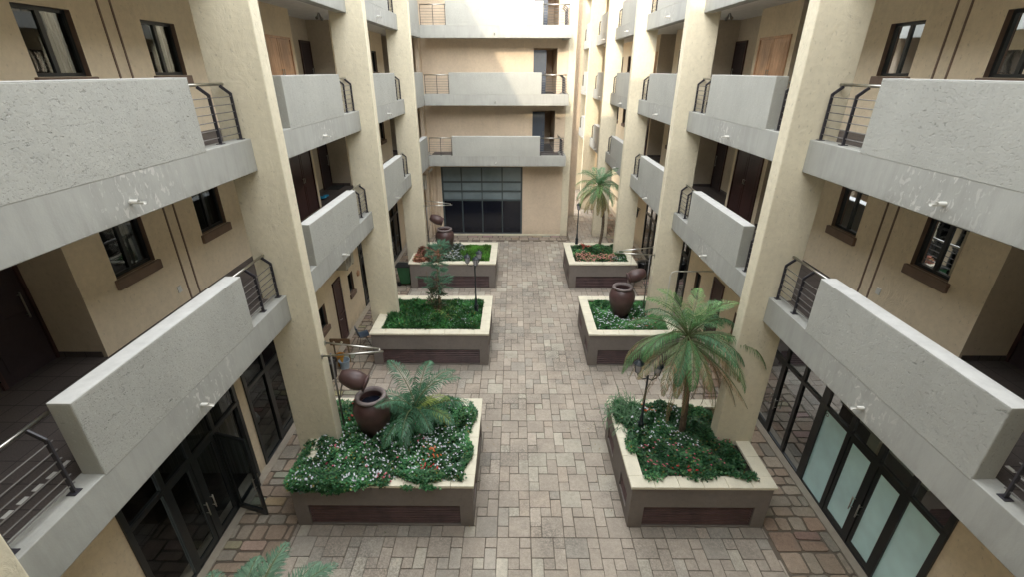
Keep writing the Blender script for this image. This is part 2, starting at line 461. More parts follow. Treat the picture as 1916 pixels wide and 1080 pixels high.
def louvre_door(root, P, y0, y1, z1):
    m = MB(); m.box(P(y0, 0.02, -.05), P(y0+.09, z1, .02)); m.box(P(y1-.09, 0.02, -.05), P(y1, z1, .02)); m.box(P(y0+.09, z1-.1, -.05), P(y1-.09, z1, .02)); m.box(P(y0+.09, 0.02, -.05), P(y1-.09, .18, .02))
    m.box(P(y0+.09, 1.05, -.05), P(y1-.09, 1.15, .02))
    D = m.build('door', M['louvre'], root, bevel=.004); D['label'] = 'dark brown louvred door'
    l = MB(); n = 30
    for k in range(n):
        z = .2+(z1-.32)*k/n
        if 1.02 < z < 1.15: continue
        a, b, c, d = P(y0+.09, z, -.04), P(y1-.09, z, -.04), P(y1-.09, z+.06, .0), P(y0+.09, z+.06, .0)
        l.poly([a, b, c, d])
    l.build('louvre_slats', M['louvre'], D)
    h = MB(); h.tube([P(y0+.05, 1.0, -.06), P(y0+.05, 1.0, -.11), P(y0+.16, 1.0, -.11)], .009, 6); h.build('handle', M['steel'], D)

def shopfront(root, P, y0, y1, divs, transom, top, glass, dooridx=(), gl=None, label=None, thick=.05):
    """framed glazing: divs = mullion positions"""
    ys = [y0]+list(divs)+[y1]
    m = MB(); w = thick
    m.box(P(y0, .0, -.03), P(y1, .07, .05)); m.box(P(y0, top-.07, -.03), P(y1, top, .05)); m.box(P(y0, transom-.045, -.04), P(y1, transom+.045, .055))
    for i, y in enumerate(ys):
        a, b = (y, y+2*w) if i == 0 else ((y-2*w, y) if i == len(ys)-1 else (y-w, y+w))
        m.box(P(a, .07, -.035), P(b, transom-.045, .052)); m.box(P(a, transom+.045, -.035), P(b, top-.07, .052))
    W = m.build('shopfront', M['frame'], root)
    if label: W['label'] = label
    for i in range(len(ys)-1):
        a, b = ys[i]+w*(2 if i == 0 else 1), ys[i+1]-w*(2 if i == len(ys)-2 else 1)
        g1 = MB(); g1.poly([P(a, transom+.045, 0), P(b, transom+.045, 0), P(b, top-.07, 0), P(a, top-.07, 0)]); g1.build('pane', M['glass_shop'], W)
        if i in dooridx:
            # door leaf with its own stiles
            d = MB(); s = .075; e = .008; t0, t1 = -.02, .03
            d.box(P(a+e, .08, t0), P(a+e+s, transom-.06, t1)); d.box(P(b-e-s, .08, t0), P(b-e, transom-.06, t1))
            d.box(P(a+e+s, .08, t0), P(b-e-s, .2, t1)); d.box(P(a+e+s, transom-.14, t0), P(b-e-s, transom-.06, t1))
            D = d.build('door_leaf', M['frame'], W)
            a2, b2, c2, d2 = a+e+s, b-e-s, .2, transom-.14
        else: a2, b2, c2, d2 = a, b, .07, transom-.045
        if gl and gl[i] is None: continue
        g = MB(); g.poly([P(a2, c2, .004), P(b2, c2, .004), P(b2, d2, .004), P(a2, d2, .004)]); g.build('pane', M[gl[i] if gl else glass], W)
    return W
def pull(root, P, y, z=1.02):
    h = MB()
    h.tube([P(y, z-.17, -.09), P(y, z+.17, -.09)], .012, 8)
    for zz in (z-.11, z+.11): h.tube([P(y, zz, -.09), P(y, zz, -.02)], .009, 6)
    return h.build('handle', M['steel'], root, smooth=True)

# ------------------------------------------------------------------ side buildings
def side_building(s, name, label, dG, ymax, colset, wallsegs, ground_holes):
    root = thing(name, label, 'building', (CX+s*6.7, 9, 0))
    X = lambda d: CX + s*d
    dc0, dc1 = (4.34, 5.27) if s < 0 else (4.385, 5.245)
    for y in colset:
        m = MB(); m.box((X(dc0), y, 0), (X(dc1), y+CT, TOP-.2)); m.build('column', M['column'], root, bevel=.018)
    # roof: fascia + slab
    m = MB(); m.box((X(4.78), -3, 13.6), (X(5.1), ymax, TOP-.2)); m.build('roof_fascia', M['beam'], root)
    m = MB(); m.box((X(4.37), -3, TOP-.2), (X(10.5), ymax+.3, TOP)); m.build('roof', M['soffit'], root)
    Pw, Pn = side_P(s, 6.7 if s < 0 else 6.72), side_P(s, 7.5)
    for li, b in enumerate(BEAMZ):
        t = b+BH; fl = t-.08
        m = MB(); m.box((X(5.0), -3, b+.18), (X(7.8), ymax, fl-.015)); m.build('floor_slab', M['soffit'], root)
        m = MB(); m.box((X(5.06), -3, fl-.011), (X(7.5), ymax, fl)); m.build('floor_tiles', M['tile'], root)
        # bays; the pale reflection line behind the curb follows them
        for ci in range(len(colset)):
            y0 = colset[ci]+CT
            y1 = colset[ci+1] if ci+1 < len(colset) else ymax
            last = ci+1 >= len(colset)
            if s < 0 and last: y1 = 25.172
            m = MB(); m.box((X(4.78), y0, b), (X(5.06), y1, t)); m.build('beam', M['beam'], root, bevel=.012)
            if last and s < 0: pa, pb = 22.15, 25.172
            elif last: pa, pb = y0+1.26, y1
            else: pa, pb = y0+1.26, y1-1.28
            if s > 0 and last and y0 > 38: pass
            m = MB(); m.box((X(4.776), pa, t-.035), (X(5.03), pb, t+PH)); pp = m.build('parapet', M['parapet'], root, bevel=.014)
            m = MB(); m.box((X(4.779), pa+.003, t+PH-.001), (X(5.027), pb-.003, t+PH+.006)); m.build('parapet_top', M['cap'], pp)
            inn = (s, 0)
            if pa-y0 > .3: add_railing(root, (X(4.78), y0+.02), (X(4.78), pa), (.24, .80), t, inn, (.04, .84))
            if y1-pb > .3: add_railing(root, (X(4.78), pb), (X(4.78), y1-.0), (.46, .93), t, inn, (.06, .96))
            if not last or s < 0:
                sy = (pa+pb)/2
                if not last: add_spout(root, (X(4.78), sy-.02, b+.20), (-s, 0, 0))
            # dashed reflection on the walkway floor by the curb, imitated with pale slips
        if not (s > 0 and li == 2):
            for k in range(9):
                yy = 2.6+k*.17
                m = MB(); m.box((X(5.42), yy, fl), (X(5.47), yy+.10, fl+.006)); m.build('reflection_dash', M['cap'], root)
        # walls of the corridor
        z0, z1 = fl, (BEAMZ[li+1] if li < 2 else 13.42)+.18
        for seg in wallsegs:
            kind, y0, y1 = seg[:3]; wm, nm = MB(), MB()
            if kind == 'w':
                holes = [(a, c, fl+1.055, fl+1.93) for a, c in seg[3]]
                holed(wm, Pw, y0, y1, z0, z1, holes)
            elif kind == 'n':
                holed(nm, Pn, y0, y1, z0, z1, [])
                for ye in (y0, y1):
                    nm.poly([Pw(ye, z0, 0), Pw(ye, z1, 0), Pn(ye, z1, 0), Pn(ye, z0, 0)])
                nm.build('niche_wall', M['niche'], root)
            if kind == 'w': wm.build('wall', M['wall'], root)
        for seg in wallsegs:
            kind, y0, y1 = seg[:3]
            if kind == 'w':
                for a, c in seg[3]:
                    add_window(root, Pw, a, c, fl+1.055, fl+1.93, mull=.5)
            else:
                if len(seg) > 3 and seg[3] is not None:
                    a, c = seg[3]; add_panel_door(root, Pn, a, c, fl+.012, fl+2.0, M['darkdoor'], hside=(1 if seg[4] else -1), name='door')
                sk = MB(); sk.box(Pn(y0+.01, fl, -.012), Pn(y1-.01, fl+.1, 0)); sk.box((CX+s*6.76, y1-.013, fl), (CX+s*7.48, y1-.001, fl+.1)); sk.box((CX+s*6.76, y0+.001, fl), (CX+s*7.48, y0+.013, fl+.1)); sk.build('skirting', M['tile'], root)
        # brown expansion strips, cupboards
        for yy in (8.33, 8.60, 20.6, 20.87):
            g = MB(); g.box(Pw(yy, fl, -.012), Pw(yy+.035, z1, -.001)); g.build('brown_strip', M['reveal'], root)
        for (a, c) in ((13.46, 15.0), (25.75, 27.3)):
            if s < 0 and a > 20: continue
            D = add_panel_door(root, Pw, a, c, fl+.02, fl+1.92, M['wood_tan'] if li >= 1 else M['wood_dark'], t0=-.02, leaves=2, knob='pair', frame='wood_tan' if li >= 1 else 'wood_dark', name='cupboard_door')
            D['label'] = 'tan varnished double cupboard door' if li >= 1 else 'dark red-brown double cupboard door'
        if li == 0:
            b_ = MB(); yb = 8.11 if s < 0 else 8.13
            b_.box(Pw(yb-.05, fl+.25, -.015), Pw(yb+.05, fl+.38, 0)); b_.build('wall_socket', M['white'], root)
        # ceiling spot lights
        for yy in (16.3,):
            c_ = MB(); zc = b+.18
            if li > 0:
                for dy in (-.1, .1):
                    c_.tube([(X(6.2), yy+dy*.3, zc), (X(6.2), yy+dy, zc-.10), (X(6.2), yy+dy*2.2, zc-.16)], [.012, .03, .045], 8)
                c_.build('ceiling_spotlight', M['bar'], root)
    # top soffit
    c_ = MB(); c_.box((X(5.0), -3, 13.6), (X(7.8), ymax, 13.75)); c_.build('top_soffit', M['soffit'], root)
    for yy in (16.3,):
        c_ = MB(); zc = 13.6
        for dy in (-.1, .1): c_.tube([(X(6.2), yy+dy*.3, zc), (X(6.2), yy+dy, zc-.10), (X(6.2), yy+dy*2.2, zc-.16)], [.012, .03, .045], 8)
        c_.tube([(X(6.2), yy-.1, zc-.02), (X(6.2), yy-2.6, zc-.02)], .01, 6)
        c_.build('ceiling_spotlight', M['bar'], root)
    # outer shell at the back
    sh = MB(); sh.poly([(X(10.5), -3, 0), (X(10.5), ymax, 0), (X(10.5), ymax, TOP), (X(10.5), -3, TOP)]); sh.poly([(X(4.9), ymax+.02, 0), (X(10.5), ymax+.02, 0), (X(10.5), ymax+.02, TOP), (X(4.9), ymax+.02, TOP)]); sh.build('outer_wall', M['wall'], root)
    # ground floor wall
    Pg = side_P(s, dG)
    gm = MB(); holed(gm, Pg, -3, ymax, 0, 4.6, ground_holes); gm.build('ground_floor_wall', M['wall'], root)
    th = MB(); th.box((X(dG-.20), -3, 0), (X(dG+.3), ymax, .035)); th.build('threshold_kerb', M['concrete'], root)
    return root, Pg

WIN = lambda c: [(c-1.60, c-.69), (c+.69, c+1.60)]
cL = 8.49
segsL = [('w', -3, 3.05, []), ('n', 3.05, 6.23, (5.40, 6.18), True), ('w', 6.23, 10.75, [(6.90, 7.79), (9.19, 10.08)]), ('n', 10.75, 13.2, None, True), ('w', 13.2, 15.3, []),
         ('n', 15.3, 18.49, (17.68, 18.44), True), ('w', 18.49, 25.45, [(19.15, 20.04), (21.4, 22.3), (23.42, 24.2)]), ('n', 25.45, 26.96, (25.6, 26.4), True)]
segsR = [('w', -3, 3.05, []), ('n', 3.05, 6.23, (5.40, 6.18), True), ('w', 6.23, 10.75, [(6.90, 7.70), (9.16, 9.97)]), ('n', 10.75, 13.2, None, True), ('w', 13.2, 15.3, []),
         ('n', 15.3, 18.49, (17.68, 18.44), True), ('w', 18.49, 23.01, [(19.15, 20.04), (21.4, 22.3)]), ('n', 23.01, 25.45, None, True), ('w', 25.45, 27.55, []),
         ('n', 27.55, 30.74, (29.9, 30.66), True), ('w', 30.74, 35.26, [(31.4, 32.2), (33.6, 34.5)]), ('n', 35.26, 39.5, None, True)]
holesL = [(5.06, 8.40, .035, 4.3), (8.72, 11.9, .035, 4.3), (13.10, 13.62, 1.30, 2.10), (14.42, 15.12, .035, 2.42), (15.93, 16.45, 1.28, 2.08), (17.42, 20.5, .035, 4.3), (20.9, 24.2, .035, 4.3)]
holesR = [(5.13, 8.44, .035, 4.3), (8.44, 11.8, .035, 4.3), (12.6, 13.1, 1.30, 2.10), (14.08, 14.92, .035, 2.55), (16.05, 16.55, 1.28, 2.08), (17.40, 20.5, .035, 4.3), (20.9, 24.2, .035, 4.3), (27, 30, .035, 3.5)]
LB, PL = side_building(-1, 'apartment_building', 'cream and grey apartment building along the left side, one glass shop door open', 6.47, 26.96, COLS[:4], segsL, holesL)
RB, PR = side_building(1, 'apartment_building', 'cream and grey apartment building along the right side, with frosted shop panels', 6.72, 39.4, COLS, segsR, holesR)

# shopfronts
w = shopfront(LB, PL, 5.06, 8.40, (5.95, 6.70, 7.46), 2.27, 4.3, 'glass_shop', (1, 2), gl=['glass_shop', 'glass_shop', 'glass_shop', None], label='dark framed glazed shopfront with one door leaf open')
pull(w, PL, 6.60); pull(w, PL, 6.80)
# the open leaf, hinged at y = 7.46
def open_leaf():
    hx, hy = PL(7.47, 0, -.03)[0], 7.47
    e = Vector((.96, -.28, 0)).normalized()
    def Q(a, z, t): v = Vector((hx, hy, 0)) + e*a + Vector((-e.y, e.x, 0))*t; return (v.x, v.y, z)
    L = .76; d = MB(); s = .075
    def bx(a0, a1, z0, z1):
        d.bar(Q((a0+a1)/2, z0, 0), Q((a0+a1)/2, z1, 0), a1-a0, .045, up=(-e.y, e.x, 0))
    def hb(a0, a1, z0, z1):
        d.bar(Q(a0, (z0+z1)/2, 0), Q(a1, (z0+z1)/2, 0), .045, z1-z0)
    bx(0, s, .06, 2.22); bx(L-s, L, .06, 2.22); hb(s, L-s, .06, .19); hb(s, L-s, 2.13, 2.22)
    D = d.build('door_leaf', M['frame'], w); D['label'] = 'open dark framed glass door leaf swung out over the paving'
    g = MB(); g.poly([Q(s, .19, 0), Q(L-s, .19, 0), Q(L-s, 2.13, 0), Q(s, 2.13, 0)]); g.build('pane', M['glass_shop'], D)
    h = MB()
    for t in (-.07, .07):
        h.tube([Q(L-.04, .86, t), Q(L-.04, 1.2, t)], .012, 8)
        for zz in (.92, 1.14): h.tube([Q(L-.04, zz, 0), Q(L-.04, zz, t)], .009, 6)
    h.build('handle', M['steel'], D)
open_leaf()
shopfront(LB, PL, 8.72, 11.9, (9.62, 10.5, 11.2), 2.27, 4.3, 'glass_shop', (1,), label='dark framed glazed shopfront past the pier')
w = shopfront(LB, PL, 17.42, 20.5, (18.3, 19.1, 19.9), 2.27, 4.3, 'glass_shop', (0, 2)); w = shopfront(LB, PL, 20.9, 24.2, (21.6, 22.4, 23.2), 2.27, 4.3, 'glass_shop', (1, 2))
pull(w, PL, 22.3)
w = shopfront(RB, PR, 5.13, 8.44, (5.96, 6.72, 7.54), 2.24, 4.3, 'frost', (1, 2), gl=['frost']*4, label='dark framed shopfront with pale teal frosted panels', thick=.055)
pull(w, PR, 6.64); pull(w, PR, 6.84)
m = MB(); m.lathe([(.028, 0), (.045, 0)], PR(8.27, 2.08, -.004), 20, Matrix(((0, 0, 1), (0, 1, 0), (1, 0, 0)))); m.build('round_sticker', M['bar'], w)
w = shopfront(RB, PR, 8.44, 11.8, (9.27, 10.05, 10.9), 2.24, 4.3, 'glass_shop', (2,), label='dark framed shopfront with clear dark glass'); pull(w, PR, 10.18); pull(w, PR, 9.95)
w = shopfront(RB, PR, 17.40, 20.5, (18.3, 19.1, 19.9), 2.24, 4.3, 'glass_shop', (0, 2)); w = shopfront(RB, PR, 20.9, 24.2, (21.6, 22.4, 23.2), 2.24, 4.3, 'glass_shop', (1, 2))
shopfront(RB, PR, 27, 30, (28, 29), 2.2, 3.5, 'glass_shop', ())
# rooms behind the shops
for root, P, spans in ((LB, PL, ((5.0, 11.95), (17.3, 24.3))), (RB, PR, ((5.05, 11.9), (17.3, 24.3), (26.9, 30.1)))):
    for a, c in spans:
        m = MB()
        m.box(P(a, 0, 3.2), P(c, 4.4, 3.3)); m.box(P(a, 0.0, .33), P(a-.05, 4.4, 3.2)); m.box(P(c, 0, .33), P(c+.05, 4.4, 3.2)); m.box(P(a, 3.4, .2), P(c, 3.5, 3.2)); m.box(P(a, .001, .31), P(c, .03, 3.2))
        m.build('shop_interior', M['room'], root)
# pale counter and partition seen through the left shop glass
m = MB(); m.box(PL(8.9, .03, .22), PL(10.6, .55, .5)); m.build('shop_counter', M['concrete'], LB)
m = MB(); m.box(PL(8.44, .03, .25), PL(8.50, 3.2, 2.6)); m.build('shop_partition', M['curtain'], LB)
m = MB(); m.lathe([(0, 0), (.12, .01), (.15, .1), (.1, .26), (0, .3)], PL(8.98, 1.15, .16), 16); m.build('white_lampshade', M['white'], LB, smooth=True)
louvre_door(LB, PL, 14.42, 15.12, 2.42); louvre_door(RB, PR, 14.08, 14.92, 2.55)
for root, P, a, c in ((LB, PL, 13.10, 13.62), (LB, PL, 15.93, 16.45), (RB, PR, 12.6, 13.1), (RB, PR, 16.05, 16.55)):
    add_window(root, P, a, c, 1.30 if a < 15 else 1.28, 2.10 if a < 15 else 2.08, curtain=False, mull=0, label='small dark ground floor window')
m = MB(); m.lathe([(0, -.07), (.10, -.06), (.13, -.02), (.13, 0)], PL(17.02, 1.73, 0), 20, Matrix(((0, 0, -1), (0, 1, 0), (1, 0, 0)))); m.build('bulkhead_light', M['wood_tan'], LB, smooth=True)
# wall lantern on the right ground floor wall
m = MB(); c = PR(25.4, 1.85, -.18); c = Vector(c); m.lathe([(.0, -.26), (.07, -.24), (.11, .12), (.14, .15), (.0, .3)], c, 6); m.bar(c+Vector((0, 0, .32)), c+Vector((.18, 0, .2)), .03); m.build('wall_lantern', M['lamp'], RB)

# ------------------------------------------------------------------ rear building
YB, YW = 25.175, 26.97
def rear():
    root = thing('apartment_building', 'cream and grey rear block closing the courtyard, with the big blue-grey gridded window', 'building', (-.6, 28.5, 0))
    P = lambda a, z, t: (a, YW+t, z)
    holes = [(-4.22, .44, .10, 4.06)]
    for b in BEAMZ: holes.append((.95, 2.18, b+BH-.08, b+BH-.08+2.18))
    m = MB(); holed(m, P, -8.2, 3.13, 0, TOP, holes)
    m.poly([(3.13, YW, 0), (3.13, 30.98, 0), (3.13, 30.98, TOP), (3.13, YW, TOP)])
    m.build('wall', M['rear_wall'], root)
    m = MB(); m.box((-8.2, YW+.3, TOP), (3.13, 31, TOP+.15)); m.build('roof', M['soffit'], root)
    m = MB(); m.box((-4.53, YB+.1, 13.6), (2.68, YW, TOP)); m.build('roof_fascia', M['beam'], root)
    m = MB(); m.box((2.72, YW-.10, 0.0), (3.125, YW-.001, TOP-.01)); m.build('pilaster', M['column'], root, bevel=.012)
    m = MB(); m.box((-5.06, 26.35, 0.0), (-4.86, YW-.001, TOP-.01)); m.build('pilaster', M['rear_wall'], root, bevel=.012)
    m = MB(); m.box((-4.26, YW-.12, 0), (2.7, YW-.002, .09)); m.build('plinth', M['coping'], root)
    for li, b in enumerate(BEAMZ):
        t = b+BH; fl = t-.08
        m = MB(); m.box((-4.526, YB, b), (2.68, YB+.3, t)); m.box((2.38, YB+.3, b), (2.68, YW-.002, t)); m.build('beam', M['beam_rear'], root, bevel=.012)
        m = MB(); m.box((-4.5, YB+.3, b+.16), (2.38, YW-.003, fl-.012)); m.build('floor_slab', M['soffit'], root)
        m = MB(); m.box((-4.5, YB+.3, fl-.010), (2.38, YW-.003, fl)); m.build('floor_tiles', M['tile'], root)
        m = MB(); m.box((-3.27, YB-.004, t-.035), (1.30, YB+.25, t+PH)); pp = m.build('parapet', M['parapet'], root, bevel=.014)
        m = MB(); m.box((-3.267, YB-.001, t+PH-.001), (1.297, YB+.247, t+PH+.006)); m.build('parapet_top', M['cap'], pp)
        add_railing(root, (-4.50, YB), (-3.27, YB), (.02, .5, .97), t, (0, 1))
        add_railing(root, (1.30, YB), (2.56, YB), (.02, .96), t, (0, 1))
        add_railing(root, (2.60, YB+.12), (2.60, YW-.1), (.2, .55, .9), t, (-1, 0))
        add_spout(root, (-1.0, YB, b+.20), (0, -1, 0))
        # corridor behind the opening: side walls, end door, floor
        h0, h1 = fl, fl+2.18
        m = MB()
        for q in ([(.95, h0, 0), (.95, h1, 0), (.95, h1, 3.5), (.95, h0, 3.5)], [(2.18, h0, 0), (2.18, h1, 0), (2.18, h1, 3.5), (2.18, h0, 3.5)], [(.95, h1, 0), (2.18, h1, 0), (2.18, h1, 3.5), (.95, h1, 3.5)], [(.95, h0, 3.5), (2.18, h0, 3.5), (2.18, h1, 3.5), (.95, h1, 3.5)]): m.poly([P(*k) for k in q])
        m.build('passage_wall', M['rear_wall'], root)
        m = MB(); m.poly([P(.95, h0, 0), P(2.18, h0, 0), P(2.18, h0, 3.5), P(.95, h0, 3.5)]); m.build('passage_floor', M['tile'], root)
        m = MB(); m.box(P(.955, h0+.02, .12), P(1.62, h0+2.1, .17)); D = m.build('door', M['door_blue'], root); D['label'] = 'dark blue-grey passage door'
        m = MB(); m.tube([P(1.55, h0+.9, .07), P(1.55, h0+1.1, .07)], .01, 6); m.build('handle', M['steel'], D)
        m = MB(); m.box(P(1.95, h0+.3, -.03), P(2.0, h0+.9, .2)); 
        m = MB(); m.tube([P(-4.95+.0, 0, -.3), P(-4.95, 14.5, -.3)], .01, 5)
    # big window
    rows = [.10, 2.14, 2.66, 3.2, 4.06]; cols = [-4.22, -3.07, -1.90, -.73, .44]
    m = MB(); F = .05
    for z in rows: m.box(P(cols[0], z-(F if z > 1 and z < 4 else 0), .02), P(cols[-1], z+(F if z < 4 else 0)-(0 if z < 4 else -0.0), .12)) if z < 4 else m.box(P(cols[0], z-F, .02), P(cols[-1], z, .12))
    for i, x in enumerate(cols):
        a, b_ = (x, x+2*F) if i == 0 else ((x-2*F, x) if i == 4 else (x-F*.7, x+F*.7))
        for j in range(4): m.box(P(a, rows[j]+(F), .018), P(b_, rows[j+1]-F, .118))
    W = m.build('window', M['frame_rear'], root); W['label'] = 'large gridded curtain wall window, blue-grey above and near black below'
    for i in range(4):
        for j in range(4):
            g = MB(); g.poly([P(cols[i]+.03, rows[j]+.03, .07), P(cols[i+1]-.03, rows[j]+.03, .07), P(cols[i+1]-.03, rows[j+1]-.03, .07), P(cols[i]+.03, rows[j+1]-.03, .07)])
            g.build('pane', M['glass_dark'] if j == 0 else M['glass_blue'], W)
    s_ = MB(); reveal(s_, P, (-4.22, .44, .10, 4.06), .13); s_.build('surround', M['frame_rear'], W)
    # rainwater pipes
    m = MB()
    for x in (-4.72, -4.5): m.tube([P(x, .1, -.07), P(x, 4.3, -.07)], .03, 8)
    m.build('rainwater_pipe', M['rear_wall'], root, smooth=True)
    return root
REAR = rear()
# end wall behind the gap on the right
eb = thing('side_wall', 'tall narrow cream wall in the gap at the far right, half sunlit', 'wall', (3.6, 31.5, 0))
m = MB(); m.box((2.6, 31.0, 0), (4.02, 31.4, TOP-.2)); m.build('wall', M['rear_wall'], eb)
m = MB(); m.box((2.55, 30.985, TOP-.2), (4.06, 31.45, TOP)); m.build('wall_top', M['cap'], eb)
m = MB(); m.box((-12, 44, 0), (14, 44.4, TOP)); ew = m.build('boundary_wall', M['rear_wall']); tag(ew, 'plain far boundary wall beyond the rear passage', 'wall')

# near block behind the viewer (casts the shadow and shows in the glass)
nb_ = thing('apartment_building', 'near block of the courtyard from whose balcony the view is taken', 'building', (.25, -2, 0))
Pn_ = lambda a, z, t: (a, -1.95-t, z)
hol = [(x, x+.9, z+BH+1.05, z+BH+1.9) for z in BEAMZ for x in (-3, -.6, 2.2)]
m = MB(); holed(m, Pn_, -6.4, 6.9, 0, TOP, hol); m.build('wall', M['wall'], nb_)
for h in hol: add_window(nb_, Pn_, *h, curtain=False, sill=True)
for b in BEAMZ:
    m = MB(); m.box((-4.4, -.62, b), (4.9, -.32, b+BH)); m.build('beam', M['beam'], nb_)
    m = MB(); m.box((-3.2, -.57, b+BH), (3.8, -.318, b+BH+PH)); m.build('parapet', M['parapet'], nb_)
    m = MB(); m.box((-4.4, -1.94, b+.2), (4.9, -.63, b+BH-.05)); m.build('floor_slab', M['soffit'], nb_)
m = MB(); m.box((-12, -3.5, TOP-.5), (12.5, -.32, TOP-.02)); m.build('roof', M['soffit'], nb_)

# ------------------------------------------------------------------ ground and paving
m = MB(); m.poly([(-300, -300, -.02), (300, -300, -.02), (300, 300, -.02), (-300, 300, -.02)]); g = m.build('ground', M['ground']); tag(g, 'bare ground under and around the courtyard', 'ground', kind='structure')
m = MB(); m.poly([(-6.6, -2, -.004), (7.2, -2, -.004), (7.2, 44, -.004), (-6.6, 44, -.004)]); g = m.build('paving_joints', simple('mortar_joint', (.165, .135, .105), .95, nb=.5)); tag(g, 'dark sanded joints of the courtyard paving', 'paving', kind='structure')

class Stones:
    def __init__(s): s.v = []; s.f = []; s.c = []
    def add(s, x0, x1, y0, y1, col, gap=.012, cut=.02, jit=.004, h=.014):
        x0 += gap*.5; x1 -= gap*.5; y0 += gap*.5; y1 -= gap*.5
        if x1-x0 < .04 or y1-y0 < .04: return
        c = min(cut, (x1-x0)*.3, (y1-y0)*.3); J = lambda: random.uniform(-jit, jit)
        p = [(x0+c, y0), (x1-c, y0), (x1, y0+c), (x1, y1-c), (x1-c, y1), (x0+c, y1), (x0, y1-c), (x0, y0+c)]
        p = [(a+J(), b+J()) for a, b in p]; i = len(s.v); cx, cy = (x0+x1)/2, (y0+y1)/2
        tilt = random.uniform(-.003, .003); hh = h+random.uniform(-.003, .003)
        e = .006
        for a, b in p: s.v.append((a, b, -.003))
        for a, b in p:
            s.v.append((a-e*(1 if a > cx else -1), b-e*(1 if b > cy else -1), hh+tilt*(a-cx)/(x1-x0)))
        s.f.append(tuple(range(i+8, i+16))); s.c.append(col)
        for k in range(8):
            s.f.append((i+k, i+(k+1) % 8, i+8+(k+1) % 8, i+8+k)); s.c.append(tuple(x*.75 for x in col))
    def build(s, name):
        me = bpy.data.meshes.new(name); me.from_pydata(s.v, [], s.f); me.materials.append(M['stone'])
        at = me.color_attributes.new('tint', 'FLOAT_COLOR', 'CORNER'); arr = []
        for p, c in zip(me.polygons, s.c): arr += list((*c, 1))*p.loop_total
        at.data.foreach_set('color', arr); o = bpy.data.objects.new(name, me); COL.objects.link(o); return o
def inplanter(x0, x1, y0, y1):
    for k in range(-1, 3):
        a, b = 7.05+6.13*k+.05, 9.8+6.13*k
        if x0 > -4.70 and x1 < -.88 and y0 > a and y1 < b: return True
        if x0 > 2.5 and x1 < 5.38 and y0 > a and y1 < b: return True
    return False
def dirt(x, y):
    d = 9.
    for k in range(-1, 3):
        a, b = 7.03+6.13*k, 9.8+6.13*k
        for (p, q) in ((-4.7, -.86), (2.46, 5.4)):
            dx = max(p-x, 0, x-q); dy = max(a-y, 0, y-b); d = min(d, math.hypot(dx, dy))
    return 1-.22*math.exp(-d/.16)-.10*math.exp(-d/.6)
st = Stones()
def maincol():
    b = random.gauss(1, .045); w = random.random()
    c = (.465, .405, .335)
    if w < .10: c = (.53, .485, .40)
    elif w < .22: c = (.43, .39, .33)
    elif w < .32: c = (.47, .40, .325)
    return tuple(x*b for x in c)
MODS = [[(0, .66, .62, 1), (.66, 1, .80, 1), (.66, 1, .42, .80), (0, .34, .22, .62), (.34, .66, .42, .62), (.34, 1, 0, .42), (0, .34, 0, .22)]]
MX, MY = .715, 1.215; x = 1.08-MX*9; ix = 0
while x < 5.9:
    y = 15.27-MY*15
    while y < 44:
        fx, fy = False, (ix % 2 == 1) and False
        for mi, (a, b, c, d) in enumerate(MODS[0]):
            X0, X1, Y0, Y1 = x+a*MX, x+b*MX, y+c*MY, y+d*MY
            X0, X1 = max(X0, -4.72), min(X1, 5.42)
            if X1-X0 < .05: continue
            if inplanter(X0, X1, Y0, Y1) or (Y1 > 25.99 and X0 < 3.1): continue
            Y1 = Y1
            gp = random.choice((.004, .006, .008, .012))
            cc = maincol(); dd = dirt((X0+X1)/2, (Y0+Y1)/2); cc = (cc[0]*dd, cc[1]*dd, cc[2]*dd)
            if mi in (2, 3) and random.random() < .4: cc = tuple(k*1.13 for k in cc)
            st.add(X0, X1, Y0, Y1, cc, gp, random.uniform(.004, .016), .006)
        y += MY
    x += MX; ix += 1
o = st.build('courtyard_paving'); tag(o, 'beige concrete paving blocks of the courtyard in repeating mixed sizes', 'paving', kind='structure')
st = Stones()
def rustic(xa, xb, ya, yb, pal=None):
    y = ya
    while y < yb:
        h = random.uniform(.24, .52); y2 = min(y+h, yb); x = xa
        while x < xb:
            w = random.uniform(.22, .62); x2 = min(x+w, xb)
            if xb-x2 < .14: x2 = xb
            b = random.gauss(1, .08); r = random.random()
            c = (.42, .325, .245) if r < .4 else ((.44, .37, .29) if r < .75 else ((.37, .33, .27) if r < .92 else (.38, .27, .20)))
            if pal: c = pal
            c = tuple(k*b for k in c)
            if w > .45 and h > .35 and random.random() < .5:
                ym = y+h*random.uniform(.4, .6); st.add(x, x2, y, ym, c, .034, .03, .012, .02); st.add(x, x2, ym, y2, tuple(k*random.uniform(.8, 1.2) for k in c), .034, .03, .012, .02)
            else: st.add(x, x2, y, y2, c, .034, .032, .014, .02)
            x = x2
        y = y2
rustic(-6.27, -4.74, -2, 26.8); rustic(5.44, 6.77, -2, 43); rustic(-4.74, 3.1, 26.0, 26.83, (.45, .375, .30))
o = st.build('side_path'); tag(o, 'rust-brown rough stone paving strips along both shopfronts', 'path', kind='structure')

